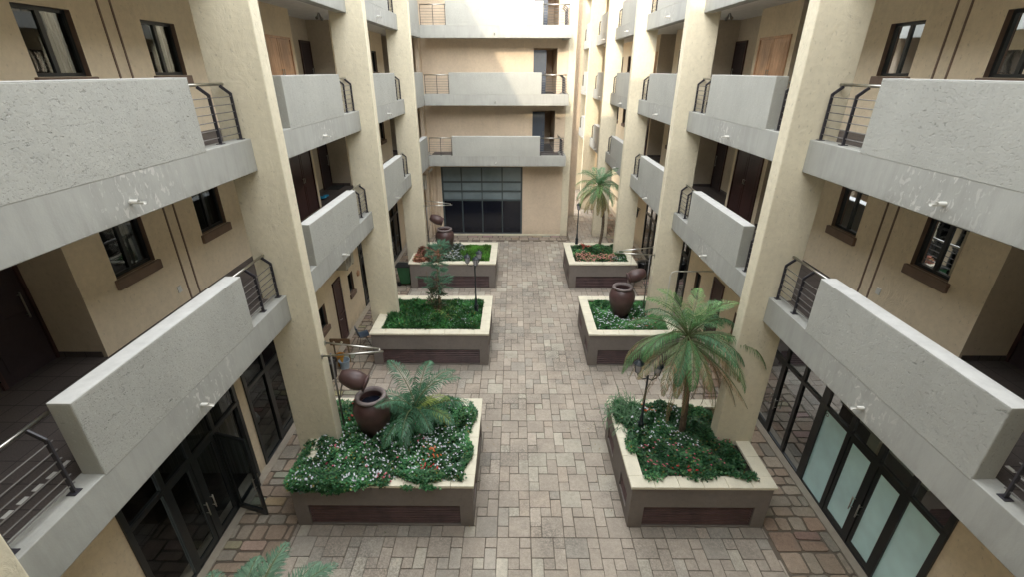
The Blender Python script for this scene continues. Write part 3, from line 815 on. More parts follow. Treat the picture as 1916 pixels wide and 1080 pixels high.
# ------------------------------------------------------------------ planters
def planter(side, k, label):
    y0 = 6.99+6.13*k; y1 = y0+2.85
    x0, x1 = (-4.73, -.82) if side < 0 else (2.42, 5.44)
    root = thing('planter', label, 'planter', ((x0+x1)/2, (y0+y1)/2, 0), 'raised planters down the courtyard')
    bx0, bx1, by0, by1 = x0+.045, x1-.045, y0+.045, y1-.045
    ga, gb = bx0+.30, bx1-.28; zt = .62
    m = MB()                                      # body as walls with a recess in front and a small one on the inner side
    P = lambda a, z, t: (a, by0+t, z); holed(m, P, bx0, bx1, 0, 1.19, [(ga, gb, .05, zt)]); reveal(m, P, (ga, gb, .05, zt), .10)
    m.poly([P(ga, .05, .10), P(gb, .05, .10), P(gb, zt, .10), P(ga, zt, .10)])
    inn = bx1 if side < 0 else bx0; sg = -1 if side < 0 else 1
    Q = lambda a, z, t: (inn+sg*t, a, z); hs = [(by0+.30, by0+.95, .25, .66), (by1-1.0, by1-.3, .25, .66)]
    holed(m, Q, by0, by1, 0, 1.19, hs)
    for h in hs:
        reveal(m, Q, h, .08); m.poly([Q(h[0], h[2], .08), Q(h[1], h[2], .08), Q(h[1], h[3], .08), Q(h[0], h[3], .08)])
    oth = bx0 if side < 0 else bx1
    m.poly([(oth, by0, 0), (oth, by1, 0), (oth, by1, 1.19), (oth, by0, 1.19)]); m.poly([(bx0, by1, 0), (bx1, by1, 0), (bx1, by1, 1.19), (bx0, by1, 1.19)])
    m.build('body', M['planter'], root)
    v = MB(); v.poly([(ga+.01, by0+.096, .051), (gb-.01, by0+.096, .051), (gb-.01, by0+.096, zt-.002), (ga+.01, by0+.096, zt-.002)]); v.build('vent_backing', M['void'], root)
    v = MB(); n = 7
    for i in range(n):
        z = .09+i*(zt-.10)/n
        v.poly([(ga+.01, by0+.02, z+.01), (gb-.01, by0+.02, z+.01), (gb-.01, by0+.05, z+.036), (ga+.01, by0+.05, z+.036)]); v.poly([(ga+.01, by0+.02, z), (gb-.01, by0+.02, z), (gb-.01, by0+.02, z-.012), (ga+.01, by0+.02, z-.012)])
    v.bar((ga+.012, by0+.07, .06), (ga+.012, by0+.07, zt-.01), .02, .05); 
    v.build('vent_grille', M['slat'], root)
    for h in hs:
        v = MB()
        for i in range(5): 
            z = h[2]+.05+i*.08; v.bar(Q(h[0]+.01, z, .04), Q(h[1]-.01, z, .04), .03, .03)
        v.build('vent_grille', M['slat'], root)
    cp = MB(); cw = .31; z0, z1 = 1.185, 1.25; jn = .008
    def slabs(a0, a1, horizontal, c):
        n = max(1, round((a1-a0)/.5)); L = (a1-a0)/n
        for i in range(n):
            p, q = a0+i*L+jn/2, a0+(i+1)*L-jn/2
            if horizontal: cp.box((p, c, z0), (q, c+cw, z1))
            else: cp.box((c, p, z0), (c+cw, q, z1))
    slabs(x0, x1, True, y0); slabs(x0, x1, True, y1-cw); slabs(y0+cw, y1-cw, False, x0); slabs(y0+cw, y1-cw, False, x1-cw)
    cp.build('coping', M['coping'], root, bevel=.006)
    s = MB(); s.box((x0+.2, y0+.2, 1.0), (x1-.2, y1-.2, 1.12)); s.build('soil', M['soil'], root)
    return (x0, x1, y0, y1)
PB = {}
PB[(-1, 0)] = planter(-1, 0, 'near left planter, overflowing with white flowers, holding a brown urn and a bushy palm')
PB[(-1, 1)] = planter(-1, 1, 'middle left planter with green ground cover, feathery tree and three-lantern lamp post')
PB[(-1, 2)] = planter(-1, 2, 'far left planter with a red-leaved patch and bright green leaves beside the green bin')
PB[(1, 0)] = planter(1, 0, 'near right planter carrying the tall palm and red-dotted flower bed')
PB[(1, 1)] = planter(1, 1, 'middle right planter with a grey-rimmed brown urn among small flowers')
PB[(1, 2)] = planter(1, 2, 'far right planter with pink flowers, a slender palm and a lamp post')
PB[(-1, -1)] = planter(-1, -1, 'nearest left planter right below the viewpoint, only its palm tips in view')

# ------------------------------------------------------------------ foliage
class Leaves:
    def __init__(s): s.V = []; s.C = []
    def quads(s, base, dirv, nrm, L, W, col):
        """arrays of n leaves: diamond with tip"""
        base = np.asarray(base, float); d = dirv/np.linalg.norm(dirv, axis=1, keepdims=True)
        sd = np.cross(d, nrm); sd /= (np.linalg.norm(sd, axis=1, keepdims=True)+1e-9)
        L = L[:, None]; W = W[:, None]
        up = np.cross(sd, d)
        a = base; b = base+d*L*.45+sd*W*.5+up*W*.12; c = base+d*L-up*L*.12; e = base+d*L*.45-sd*W*.5+up*W*.12
        s.V.append(np.stack([a, b, c, e], 1)); s.C.append(col)
    def build(s, name, mat, parent=None, off=(0, 0, 0)):
        V = np.concatenate(s.V)-np.array(off); C = np.concatenate(s.C); n = len(V)
        me = bpy.data.meshes.new(name)
        me.vertices.add(n*4); me.vertices.foreach_set('co', V.reshape(-1).astype(np.float32))
        me.loops.add(n*4); me.loops.foreach_set('vertex_index', np.arange(n*4, dtype=np.int32))
        me.polygons.add(n); me.polygons.foreach_set('loop_start', np.arange(0, n*4, 4, dtype=np.int32)); me.polygons.foreach_set('loop_total', np.full(n, 4, dtype=np.int32))
        me.update(calc_edges=True)
        at = me.color_attributes.new('tint', 'FLOAT_COLOR', 'CORNER')
        cc = np.concatenate([np.repeat(C, 4, 0), np.ones((n*4, 1))], 1).astype(np.float32); at.data.foreach_set('color', cc.reshape(-1))
        me.materials.append(mat); o = bpy.data.objects.new(name, me); COL.objects.link(o)
        if parent is not None: o.parent = parent; ROOT[o.name] = ROOT.get(parent.name, Vector())
        return o
def bed(rect, n, cols, flowers, h=.28, seed=0, leafL=.075, over=0., grassy=False, skip=None, name='flower_bed', label='', spill=None, edge=0):
    r = np.random.default_rng(seed); x0, x1, y0, y1 = rect
    Lv = Leaves()
    x = r.uniform(x0, x1, n); y = r.uniform(y0, y1, n)
    def hf(x, y):
        z = 1.15+h*(.42+.16*np.abs(np.sin(x*5.7+y*2.3+seed)*np.cos(y*6.1-x*1.7))**.6+.28*np.sin(x*3.1+seed)*np.cos(y*3.7+seed*2)+.22*np.sin(x*8.3+y*6.1)+.12*np.sin(x*17-y*13))
        e = np.minimum(np.minimum(x-x0, x1-x), np.minimum(y-y0, y1-y)); 
        return z-(np.clip(.12-e, 0, .12)/.12)*h*.35
    if skip is not None:
        keep = ~skip(x, y); x, y = x[keep], y[keep]
    z = hf(x, y)-r.exponential(.05, len(x)); z = np.maximum(z, 1.13)
    if spill is not None:
        sx, sy, sz = spill(r); x = np.concatenate([x, sx]); y = np.concatenate([y, sy]); z = np.concatenate([z, sz])
    k = len(x); th = r.uniform(0, 2*np.pi, k); el = r.uniform(-.2, .9, k) if not grassy else r.uniform(.3, 1.3, k)
    d = np.stack([np.cos(th)*np.cos(el), np.sin(th)*np.cos(el), np.sin(el)], 1)
    nr = np.stack([r.normal(0, .4, k), r.normal(0, .4, k), np.ones(k)], 1)
    L = r.uniform(.7, 1.3, k)*leafL; W = L*(.6 if not grassy else .20)
    cidx = r.integers(0, len(cols), k); c = np.array(cols)[cidx]; yl = r.random(k) < .025; c[yl] = (.30, .26, .07)
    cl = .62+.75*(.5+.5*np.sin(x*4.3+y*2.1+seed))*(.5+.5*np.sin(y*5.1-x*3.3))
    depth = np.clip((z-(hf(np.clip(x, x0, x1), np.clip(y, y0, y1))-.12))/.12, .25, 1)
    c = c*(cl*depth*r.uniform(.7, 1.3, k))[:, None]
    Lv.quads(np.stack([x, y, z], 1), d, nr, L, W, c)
    # flowers: five small petals each
    for (fc, cnt, reg, sz) in flowers:
        fx = r.uniform(reg[0], reg[1], cnt); fy = r.uniform(reg[2], reg[3], cnt)
        if skip is not None: kk = ~skip(fx, fy); fx, fy = fx[kk], fy[kk]
        if spill is not None and reg[4:] :
            pass
        fz = hf(fx, fy)+r.uniform(.015, .05, len(fx))+(reg[4] if len(reg) > 4 else 0); m_ = len(fx); tilt = r.uniform(-.5, .5, (m_, 2))
        for p in range(4):
            a = r.uniform(0, 6.28)+p*np.pi/2
            dd = np.stack([np.full(m_, math.cos(a)), np.full(m_, math.sin(a)), tilt[:, 0]*math.cos(a)+tilt[:, 1]*math.sin(a)], 1)
            nn = np.stack([tilt[:, 0], tilt[:, 1], np.ones(m_)], 1)
            Lv.quads(np.stack([fx, fy, fz], 1), dd, nn, np.full(m_, sz), np.full(m_, sz*1.05), np.array(fc)[None]*r.uniform(.8, 1.1, (m_, 1)))
    o = Lv.build(name, M['leaf']); tag(o, label, 'flowers', kind='stuff'); return o
G1 = [(.065, .23, .09), (.05, .17, .075), (.11, .31, .12), (.06, .20, .08), (.15, .32, .11)]
GB = [(.09, .33, .07), (.075, .26, .065), (.13, .40, .09), (.06, .21, .055)]
WH, PK, RD, OR = (.80, .82, .88), (.62, .16, .20), (.60, .07, .06), (.75, .18, .06)
colL = lambda x, y, yc: (x > -5.05) & (x < -4.05) & (y > yc-.05) & (y < yc+CT+.05)
colR = lambda x, y, yc: (x > 4.6) & (x < 5.5) & (y > yc-.05) & (y < yc+CT+.05)
def spill1(r):
    x = np.concatenate([r.normal(-4.42, .13, 900), r.normal(-3.78, .2, 2200), r.normal(-3.3, .1, 300), r.normal(-2.2, .05, 120), r.normal(-1.75, .07, 260)]); x = x[x > -4.66]; n = len(x)
    dep = np.where(x < -4.1, .13, np.where(x < -3.0, .20, .05))
    dn = r.uniform(-.06, 1, n)**1.0*dep*np.exp(-((x+3.78)/.45)**2*(x > -4.1)*(x < -3.0)); dn = np.nan_to_num(dn); y = 6.97-np.abs(r.normal(0, .03, n)); z = 1.28-dn
    n2 = 6500; x2 = r.uniform(-4.7, -1.4, n2); y2 = r.uniform(6.93, 7.3, n2); z2 = 1.26+r.uniform(0, .13, n2)
    k = (y2 > 6.93+(.07+.13*(1+np.sin(x2*4.2)))*(x2 > -2.6)+.0) 
    n3 = 2400; x3 = r.uniform(-1.12, -.90, n3); y3 = r.uniform(7.3, 9.6, n3); z3 = 1.27+r.uniform(0, .09, n3); k3 = x3 < -1.0+.09*np.sin(y3*5)
    n4 = 700; x4 = r.uniform(-4.71, -4.55, n4); y4 = r.uniform(7.0, 8.2, n4); z4 = 1.26+r.uniform(0, .1, n4)
    return np.concatenate([x, x2[k], x3[k3], x4]), np.concatenate([y, y2[k], y3[k3], y4]), np.concatenate([z, z2[k], z3[k3], z4])
bed((-4.62, -1.0, 7.12, 9.75), 34000, G1, [(WH, 560, (-4.6, -1.0, 7.1, 8.8), .027), (WH, 90, (-4.62, -2.7, 6.94, 7.14, .17), .027), (WH, 26, (-4.6, -3.1, 6.91, 6.94, .06), .027), (PK, 5, (-2.9, -2.6, 6.98, 7.1, .13), .034), (WH, 110, (-2.2, -1.0, 7.2, 9.6), .026), (PK, 26, (-4.4, -1.6, 7.2, 9.2), .034), (OR, 14, (-2.0, -1.6, 7.6, 7.9), .036), (RD, 14, (-2.0, -1.6, 7.3, 7.6), .034), (PK, 10, (-2.75, -2.55, 7.05, 7.2), .036), (RD, 14, (-4.1, -3.7, 8.75, 9.6), .034)], .32, 1, .060, spill=spill1,
    skip=lambda x, y: colL(x, y, 8.333) | ((x+3.33)**2+(y-8.75)**2 < .36**2), label='dense dark green bedding spilling over the near left planter, dotted with white flowers')
bed((-4.4, -1.15, 13.42, 15.6), 22000, GB[:2]+G1[2:4]+[(.05, .17, .04)], [(WH, 90, (-2.2, -1.2, 13.5, 15.5), .026), (RD, 12, (-3.4, -1.8, 13.6, 15.2), .03), (WH, 20, (-3.3, -2.9, 14, 14.5), .026)], .18, 2, .12, grassy=True, skip=lambda x, y: colL(x, y, 14.464), label='flat strappy green ground cover in the middle left planter')
bed((-2.6, -1.15, 19.55, 21.75), 12000, [(.15, .40, .05), (.10, .31, .05), (.20, .46, .08)], [], .14, 3, .10, grassy=True, label='bright lime green ground cover at the courtyard side of the far left planter')
bed((-3.5, -2.4, 19.5, 21.7), 8000, [(.11, .21, .10), (.17, .23, .16), (.09, .15, .09)], [(WH, 230, (-3.5, -2.3, 19.6, 21.5), .036), (PK, 30, (-3.6, -3.0, 19.6, 20.6), .03)], .24, 4, .075, skip=lambda x, y: ((x+3.28)**2+(y-20.9)**2 < .3**2), label='white-flowered bedding in the middle of the far left planter')
bed((-4.5, -3.35, 19.42, 20.6), 8000, [(.50, .20, .14), (.60, .28, .18), (.36, .14, .10), (.24, .20, .10), (.66, .38, .25)], [(PK, 60, (-4.3, -3.5, 19.6, 20.5), .04)], .42, 5, .13, skip=lambda x, y: colL(x, y, 20.541), label='red and copper leaved patch at the left end of the far left planter')
def spill4(r):
    n = 900; x = r.uniform(2.75, 5.1, n); y = r.uniform(7.14, 7.36, n); k = y > 7.2+.1*np.sin(x*6); z = 1.27+r.uniform(0, .06, n)
    n2 = 1400; x2 = r.uniform(2.5, 2.8, n2); y2 = r.uniform(7.9, 9.7, n2); z2 = 1.27+r.uniform(0, .08, n2); k2 = x2 > 2.62-.12*(y2 > 8.9)+.07*np.sin(y2*6)
    return np.concatenate([x[k], x2[k2]]), np.concatenate([y[k], y2[k2]]), np.concatenate([z[k], z2[k2]])
bed((2.72, 5.05, 7.28, 9.65), 28000, [tuple(c*.8 for c in k) for k in G1], [(PK, 52, (2.8, 4.6, 7.3, 8.2), .034), (RD, 10, (3.4, 4.0, 7.28, 7.5), .036), (WH, 150, (2.8, 4.2, 8.0, 9.4), .028), (OR, 16, (3.2, 3.6, 9.2, 9.5), .034), (PK, 8, (4.6, 5.0, 8.0, 8.3), .03)], .29, 6, .064, spill=spill4, skip=lambda x, y: colR(x, y, 8.333) | ((x > 4.75) & (y < 7.75-.2*(x-4.75)) & (y < 7.6)), label='dark green bedding with scattered pink and red flowers in the near right planter')
bed((2.74, 5.1, 13.42, 15.6), 24000, GB[:2]+G1[2:4], [(WH, 260, (2.8, 4.6, 13.5, 14.9), .028), (PK, 14, (4.0, 5.0, 13.5, 14.6), .034), (RD, 8, (4.2, 4.6, 13.6, 14.0), .034)], .20, 7, .062, skip=lambda x, y: colR(x, y, 14.464) | ((x-3.72)**2+(y-14.5)**2 < .3**2), label='small-leaved bedding with tiny white flowers in the middle right planter')
bed((2.74, 5.1, 19.55, 21.7), 18000, G1[2:]+[(.06, .10, .04)], [((.72, .36, .30), 260, (2.8, 4.6, 19.55, 20.5), .05), ((.70, .30, .20), 90, (2.8, 4.7, 19.55, 20.4), .045), (RD, 40, (3.2, 3.7, 21.2, 21.6), .05), (WH, 40, (4.4, 5.0, 19.6, 20.1), .035)], .24, 8, .08, skip=lambda x, y: colR(x, y, 20.541), label='bedding thick with salmon pink flowers in the far right planter')

lf = Leaves(); r_ = np.random.default_rng(21); n_ = 90
fx = np.concatenate([r_.uniform(-4.6, 5.2, 30), r_.normal(-.55, .25, 30), r_.normal(2.2, .2, 30)]); fy = r_.uniform(4.5, 18, n_)
kp = np.array([not inplanter(a-.1, a+.1, b-.1, b+.1) for a, b in zip(fx, fy)]); fx, fy = fx[kp], fy[kp]; n_ = len(fx); th_ = r_.uniform(0, 6.28, n_)
lf.quads(np.stack([fx, fy, np.full(n_, .022)], 1), np.stack([np.cos(th_), np.sin(th_), r_.uniform(0, .15, n_)], 1), np.tile([0.02, 0, 1.], (n_, 1)), r_.uniform(.03, .075, n_), r_.uniform(.015, .03, n_), np.array([(.22, .15, .07), (.10, .13, .05), (.30, .22, .08)])[r_.integers(0, 3, n_)])
tag(lf.build('fallen_leaves', M['leaf']), 'few dry leaves scattered over the courtyard paving', 'leaves', kind='stuff')

def curve_pts(base, az, el, L, droop, n=14, twist=0.):
    """rachis: starts at elevation el and bends down"""
    p = np.array(base, float); pts = [p.copy()]; e = el; a = az
    for i in range(n):
        t = (i+1)/n; e = el-droop*(t**1.3); a = az+twist*t
        p = p+np.array([math.cos(a)*math.cos(e), math.sin(a)*math.cos(e), math.sin(e)])*L/n; pts.append(p.copy())
    return np.array(pts)
def frond(Lv, stem, base, az, el, L, droop, nl, ll, lw, col, r, hang=.25, vee=.5, col2=None, start=.18, twist=0.):
    P = curve_pts(base, az, el, L, droop, twist=twist); n = len(P)-1
    t = np.linspace(start, .99, nl); idx = np.clip((t*n).astype(int), 0, n-1); fr = (t*n-idx)[:, None]
    pos = P[idx]*(1-fr)+P[idx+1]*fr; tan = P[idx+1]-P[idx]; tan /= np.linalg.norm(tan, axis=1, keepdims=True)
    sd = np.cross(tan, [0, 0, 1.]); sd /= np.linalg.norm(sd, axis=1, keepdims=True)+1e-9; up = np.cross(sd, tan)
    prof = np.sin(np.pi*np.clip((t-start)/(1-start)*.86+.12, 0, 1))**.7
    for sgn in (-1, 1):
        fwd = .55+.5*t[:, None]
        d = sd*sgn+tan*fwd+up*vee+np.array([0, 0, -hang])+r.normal(0, .09, (nl, 3)); d /= np.linalg.norm(d, axis=1, keepdims=True)
        ln = ll*prof*r.uniform(.85, 1.1, nl)
        c = np.array(col)[None]*r.uniform(.75, 1.3, (nl, 1))
        if col2 is not None:
            mk = (t > .55)[:, None]*r.uniform(0, 1, (nl, 1)); c = c*(1-mk)+np.array(col2)[None]*mk
        nrm = np.cross(d, sd*sgn+up*.0+tan*.3)
        # two segments per leaflet: a rising half and a drooping half
        mid = pos+d*ln[:, None]*.55; d2 = d+np.array([0, 0, -.55-hang])
        Lv.quads(pos, d, up+.3*sd*sgn, ln*.9, np.full(nl, lw), c)
        Lv.quads(mid, d2, up+.3*sd*sgn, ln*.55, np.full(nl, lw*.8), c*.95)
    stem.tube([tuple(p) for p in P], list(np.linspace(.016, .004, len(P))*(L/1.6)), 5)
def palm(name, label, base, crown, fronds, trunk_r, grp=None):
    root = thing(name, label, 'palm', base)
    off = ROOT[root.name]
    if trunk_r:
        m = MB(); n = 40; b, c = Vector(base), Vector(crown); pts, rr = [], []
        for i in range(n+1):
            t = i/n; p = b.lerp(c, t)+Vector((math.sin(t*math.pi)*.10*trunk_r[2], 0, 0)); pts.append(p)
            rr.append((trunk_r[0]*(1-t)+trunk_r[1]*t)*(1+.12*(i % 2))*(1.25 if t < .05 else 1))
        m.tube(pts, rr, 12); m.build('trunk', M['bark'], root, smooth=False)
    Lv, stem = Leaves(), MB(); fronds(Lv, stem, np.array(crown), np.random.default_rng(hash(len(label)) % 1000+5))
    stem.build('frond_stems', simple('frond_stem', (.10, .13, .05), .5), root)
    Lv.build('fronds', M['leaf'], root, off)
    return root
PG = (.11, .24, .09); PGB = (.085, .20, .10); PGY = (.16, .30, .10); DRY = (.33, .22, .12); DRG = (.16, .22, .10)
def fr_main(Lv, st_, c, r):
    for i in range(10):
        az = i*2.4+.2; frond(Lv, st_, c, az, R(r.uniform(58, 82)), r.uniform(1.15, 1.45), R(r.uniform(60, 95)), 36, .25, .014, PGY if i % 3 == 0 else PG, r, .1, .55)
    for i in range(14):
        az = i*2.39+1; frond(Lv, st_, c, az, R(r.uniform(12, 48)), r.uniform(1.35, 1.7), R(r.uniform(85, 120)), 44, .26, .016, PGB if i % 3 else PG, r, .5, .2)
    for a, e, L in ((-20, 30, 1.95), (8, 12, 1.9), (-50, 20, 1.8), (200, 25, 1.95), (170, 10, 1.8), (235, 15, 1.75), (25, 35, 1.8)):
        frond(Lv, st_, c, R(a), R(e), L, R(98), 48, .25, .014, DRG if e < 20 else PG, r, .55, .15, DRY if e < 20 else None)
    for i in range(11):
        az = i*.571*1.0+.3; frond(Lv, st_, c-np.array([0, 0, .08]), az, R(r.uniform(-12, 8)), r.uniform(1.25, 1.6), R(r.uniform(50, 78)), 60, .25, .015, DRG, r, .5, .1, DRY)
    for i in range(22):
        az = r.uniform(0, 6.28); frond(Lv, st_, c-np.array([0, 0, .15]), az, R(r.uniform(-50, 0)), r.uniform(1.2, 2.0), R(r.uniform(40, 85)), 40, .16, .009, DRY, r, .7, .0)
palm('palm_tree', 'tall palm with drooping half-dry fronds in the near right planter', (4.02, 8.72, 1.1), (3.78, 8.8, 3.78), fr_main, (.072, .062, .6))
def fr_far(Lv, st_, c, r):
    for i in range(12): frond(Lv, st_, c, i*2.4, R(r.uniform(55, 82)), r.uniform(1.15, 1.4), R(r.uniform(60, 90)), 34, .26, .017, (.13, .28, .14), r, .15, .5)
    for i in range(14): frond(Lv, st_, c, i*2.39+1, R(r.uniform(15, 50)), r.uniform(1.3, 1.6), R(r.uniform(85, 125)), 36, .27, .017, (.11, .25, .12) if i % 3 else PGY, r, .5, .25)
    for i in range(20): frond(Lv, st_, c-np.array([0, 0, .06]), i*.42, R(r.uniform(-50, 0)), r.uniform(1.15, 1.45), R(r.uniform(45, 75)), 40, .22, .016, (.25, .26, .11), r, .7, .05, (.46, .31, .16))
palm('palm_tree', 'slender palm with a bent trunk and yellowing skirt in the far right planter', (4.15, 21.74, 1.1), (3.93, 21.74, 4.1), fr_far, (.07, .06, 2.0))
def fr_bush(Lv, st_, c, r):
    for i in range(11): frond(Lv, st_, c+r.normal(0, .09, 3)*[1, 1, 0], i*2.4+.5, R(r.uniform(55, 80)), r.uniform(1.3, 1.75), R(r.uniform(75, 110)), 36, .31, .022, (.07, .18, .10), r, .3, .4)
    for i in range(13): frond(Lv, st_, c+r.normal(0, .1, 3)*[1, 1, 0], i*2.39+1, R(r.uniform(30, 60)), r.uniform(.85, 1.2), R(r.uniform(80, 115)), 32, .28, .024, (.075, .19, .10) if i % 5 else (.30, .38, .10), r, .35, .3)
palm('palm_shrub', 'bushy young palm beside the urn in the near left planter', (-2.45, 8.9, 1.1), (-2.42, 9.0, 1.40), fr_bush, None)
def fr_near(Lv, st_, c, r):
    for i in range(12): frond(Lv, st_, c, i*2.4+.5, R(r.uniform(50, 80)), r.uniform(1.4, 1.7), R(r.uniform(70, 100)), 56, .27, .02, (.13, .23, .15), r, .15, .45)
    for a, e in ((95, 42), (75, 36), (60, 45), (112, 38), (48, 34), (128, 44)): frond(Lv, st_, c, R(a), R(e), 1.5, R(68), 52, .26, .015, (.14, .24, .16), r, .15, .45)
palm('palm_tree', 'palm in the nearest left planter with only frond tips showing at the bottom edge', (-2.95, 2.6, 1.1), (-2.95, 2.72, 3.0), fr_near, (.08, .07, .3))

# feathery tree in the middle left planter
def feathery():
    base = (-2.72, 14.75, 1.1); root = thing('feathery_tree', 'thin feathery tree with dark leafy base in the middle left planter', 'tree', base); off = ROOT[root.name]
    r = np.random.default_rng(5); m = MB()
    stems = [(0, 0, 3.75, .22), (.1, .05, 3.1, -.05), (-.1, .08, 2.75, -.25), (.05, -.1, 2.35, .2)]
    Lv = Leaves()
    for (dx, dy, zt, lx) in stems:
        p0 = Vector((base[0]+dx, base[1]+dy, 1.1)); pts = [p0+Vector((lx*(t/8)**1.5+.03*math.sin(t), .03*math.cos(t*1.3), (zt-1.1)*t/8)) for t in range(9)]
        m.tube(pts, list(np.linspace(.022, .008, 9)), 6)
    for (wz, wr, dx) in ((3.72, .30, .20), (3.45, .42, .12), (3.12, .40, .02), (2.82, .30, .10), (2.46, .58, -.02), (2.28, .50, .08)):
        p = Vector((base[0]+dx, base[1]+.02, wz))
        for q in range(9):
            th = q*.7+wz*5+r.normal(0, .2); L = wr*r.uniform(.7, 1.15); tip = p+Vector((math.cos(th)*L, math.sin(th)*L, r.uniform(-.12, .16)))
            m.tube([p, tip], [.005, .003], 4)
            n = 110; t = r.uniform(.2, 1.05, n)[:, None]; pos = np.array(p)[None]*(1-t)+np.array(tip)[None]*t
            d = (np.array(tip)-np.array(p))[None]*1.6+r.normal(0, .22, (n, 3))+[0, 0, .04]
            c = np.array((.11, .24, .155))[None]*r.uniform(.6, 1.5, (n, 1))
            Lv.quads(pos, d, r.normal(0, 1, (n, 3)), r.uniform(.09, .18, n), np.full(n, .009), c)
    for i in range(26):   # dark strap leaves in the lower half
        z = r.uniform(1.25, 2.15); p = np.array([base[0]+r.normal(0, .12), base[1]+r.normal(0, .12), z]); n = 14
        th = r.uniform(0, 6.28, n); el = r.uniform(-.2, 1.1, n); d = np.stack([np.cos(th)*np.cos(el), np.sin(th)*np.cos(el), np.sin(el)], 1)
        c = np.array((.085, .13, .07) if r.random() < .8 else (.20, .14, .10))[None]*r.uniform(.6, 1.4, (n, 1))
        Lv.quads(np.repeat(p[None], n, 0), d, r.normal(0, 1, (n, 3)), r.uniform(.16, .32, n), np.full(n, .034), c)
    m.build('stems', M['twig'], root); Lv.build('foliage', M['leaf'], root, off)
feathery()
# strap-leaved clump at the rear left corner of the near right planter
def clump(c, n, L, label, col, w=.03, seed=3):
    r = np.random.default_rng(seed); Lv = Leaves(); root = thing('strap_leaf_plant', label, 'plant', c)
    for i in range(n):
        b = np.array(c)+[r.normal(0, .2), r.normal(0, .28), .05]; th = r.uniform(0, 6.28); k = 6; pts = curve_pts(b, th, R(r.uniform(50, 85)), L*r.uniform(.6, 1.1), R(r.uniform(70, 130)), k)
        d = pts[1:]-pts[:-1]; ln = np.linalg.norm(d, axis=1)*1.6
        Lv.quads(pts[:-1], d, np.tile([0.01, 0, 1.], (k, 1)), ln, np.full(k, w)*np.linspace(1, .6, k), np.tile(np.array(col)*r.uniform(.6, 1.4), (k, 1)))
    Lv.build('leaves', M['leaf'], root, ROOT[root.name])
clump((2.78, 9.25, 1.15), 260, .55, 'clump of arching strap leaves at the back corner of the near right planter', (.10, .21, .10))
clump((-2.5, 14.55, 1.12), 60, .4, 'yellow-green tuft at the foot of the feathery tree', (.24, .36, .10), .03, 9)

# ------------------------------------------------------------------ urns, brackets, lamps
def urn(label, loc):
    u = local('clay_urn', label, 'urn', loc, 'big clay urns in the planters')
    prof = [(.19, 0), (.22, .02), (.29, .18), (.38, .42), (.435, .66), (.44, .80), (.40, .95), (.32, 1.05), (.275, 1.09)]
    m = MB(); m.lathe(prof, n=40); m.lathe([(0, .0), (.2, 0)], n=40); m.lathe([(.255, 1.09), (.25, .98), (.28, .85), (0, .85)][::1], n=40); m.build('body', M['clay'], u, smooth=True)
    m = MB(); m.lathe([(.275, 1.06), (.335, 1.075), (.36, 1.11), (.35, 1.145), (.31, 1.16), (.265, 1.14), (.25, 1.09)], n=40); m.build('rim', M['rim'], u, smooth=True)
    m = MB(); m.lathe([(0, .93), (.262, .93)], n=40); m.build('water', M['glass_dark'], u)
    return u
U1 = urn('big brown urn half hidden by the bushy palm in the near left planter', (-3.33, 8.75, 1.04))
bpy.context.view_layer.update()
copy_tree(U1, 'big brown urn with a pale rim in the middle right planter', (3.72, 14.55, 1.18)); copy_tree(U1, 'big brown urn at the back of the far left planter behind the feathery tree', (-3.28, 20.95, 1.18))
def jar(label, loc, rz, tilt):
    u = local('tipped_jar', label, 'jar', loc, 'tipped clay jars over the urns'); ax = Matrix.Rotation(tilt, 3, 'Y')
    prof = [(0, -.33), (.09, -.33), (.12, -.32), (.17, -.24), (.215, -.07), (.222, .07), (.195, .19), (.165, .235)]
    m = MB(); m.lathe(prof, n=32, axis=ax); m.lathe([(.14, .24), (.16, .1), (0, -.1)], n=32, axis=ax); m.build('body', M['clay'], u, smooth=True)
    m = MB(); m.lathe([(.165, .23), (.195, .24), (.205, .265), (.195, .29), (.165, .295), (.14, .24)], n=32, axis=ax); m.build('rim', M['clay'], u, smooth=True)
    u.rotation_euler = (0, 0, rz); return u
J1 = jar('tipped brown jar above the urn in the near left planter', (-3.62, 8.70, 2.66), 0, R(112)); bpy.context.view_layer.update()
copy_tree(J1, 'tipped brown jar pouring left above the middle right urn', (4.10, 14.5, 2.76), math.pi); copy_tree(J1, 'tipped brown jar above the urn in the far left planter', (-3.60, 20.95, 2.76), 0)
def bracket(label, loc, s):
    b = local('jar_bracket', label, 'bracket', loc, 'steel V brackets on the columns'); m = MB()
    m.tube([(0, .14, .20), (s*1.18, .12, .06)], .019, 8); m.tube([(0, -.12, .02), (s*1.26, .08, .02)], .019, 8); m.tube([(s*1.17, .12, .06), (s*1.17, .09, .02)], .022, 8); m.build('rod', M['steel'], b, smooth=True)
    m = MB(); m.box((-.0, .10, .15), (s*.02, .155, .25)); m.box((0, -.155, -.03), (s*.02, -.09, .07)); m.build('wall_plate', M['steel'], b)
    m = MB(); m.tube([(s*.72, .08, .03), (s*.66, .2, -.62)], .004, 4); m.tube([(s*.22, .08, .1), (s*.18, .2, -.85)], .004, 4); m.tube([(s*.0+s*.06, .17, -2.3), (s*.06, .17, -.1)], .022, 8); m.tube([(s*.06, .17, -1.4), (s*.18, .2, -.9)], .012, 6)
    m.build('suspension_wire', M['bar'], b, smooth=True)
    return b
bracket('steel V bracket on the nearest left column over the tipped jar', (-4.09, 8.49, 3.48), 1)
bracket('steel V bracket on the second right column', (4.635, 14.62, 3.48), -1)
bracket('steel V bracket on the far left column', (-4.09, 20.70, 3.48), 1)

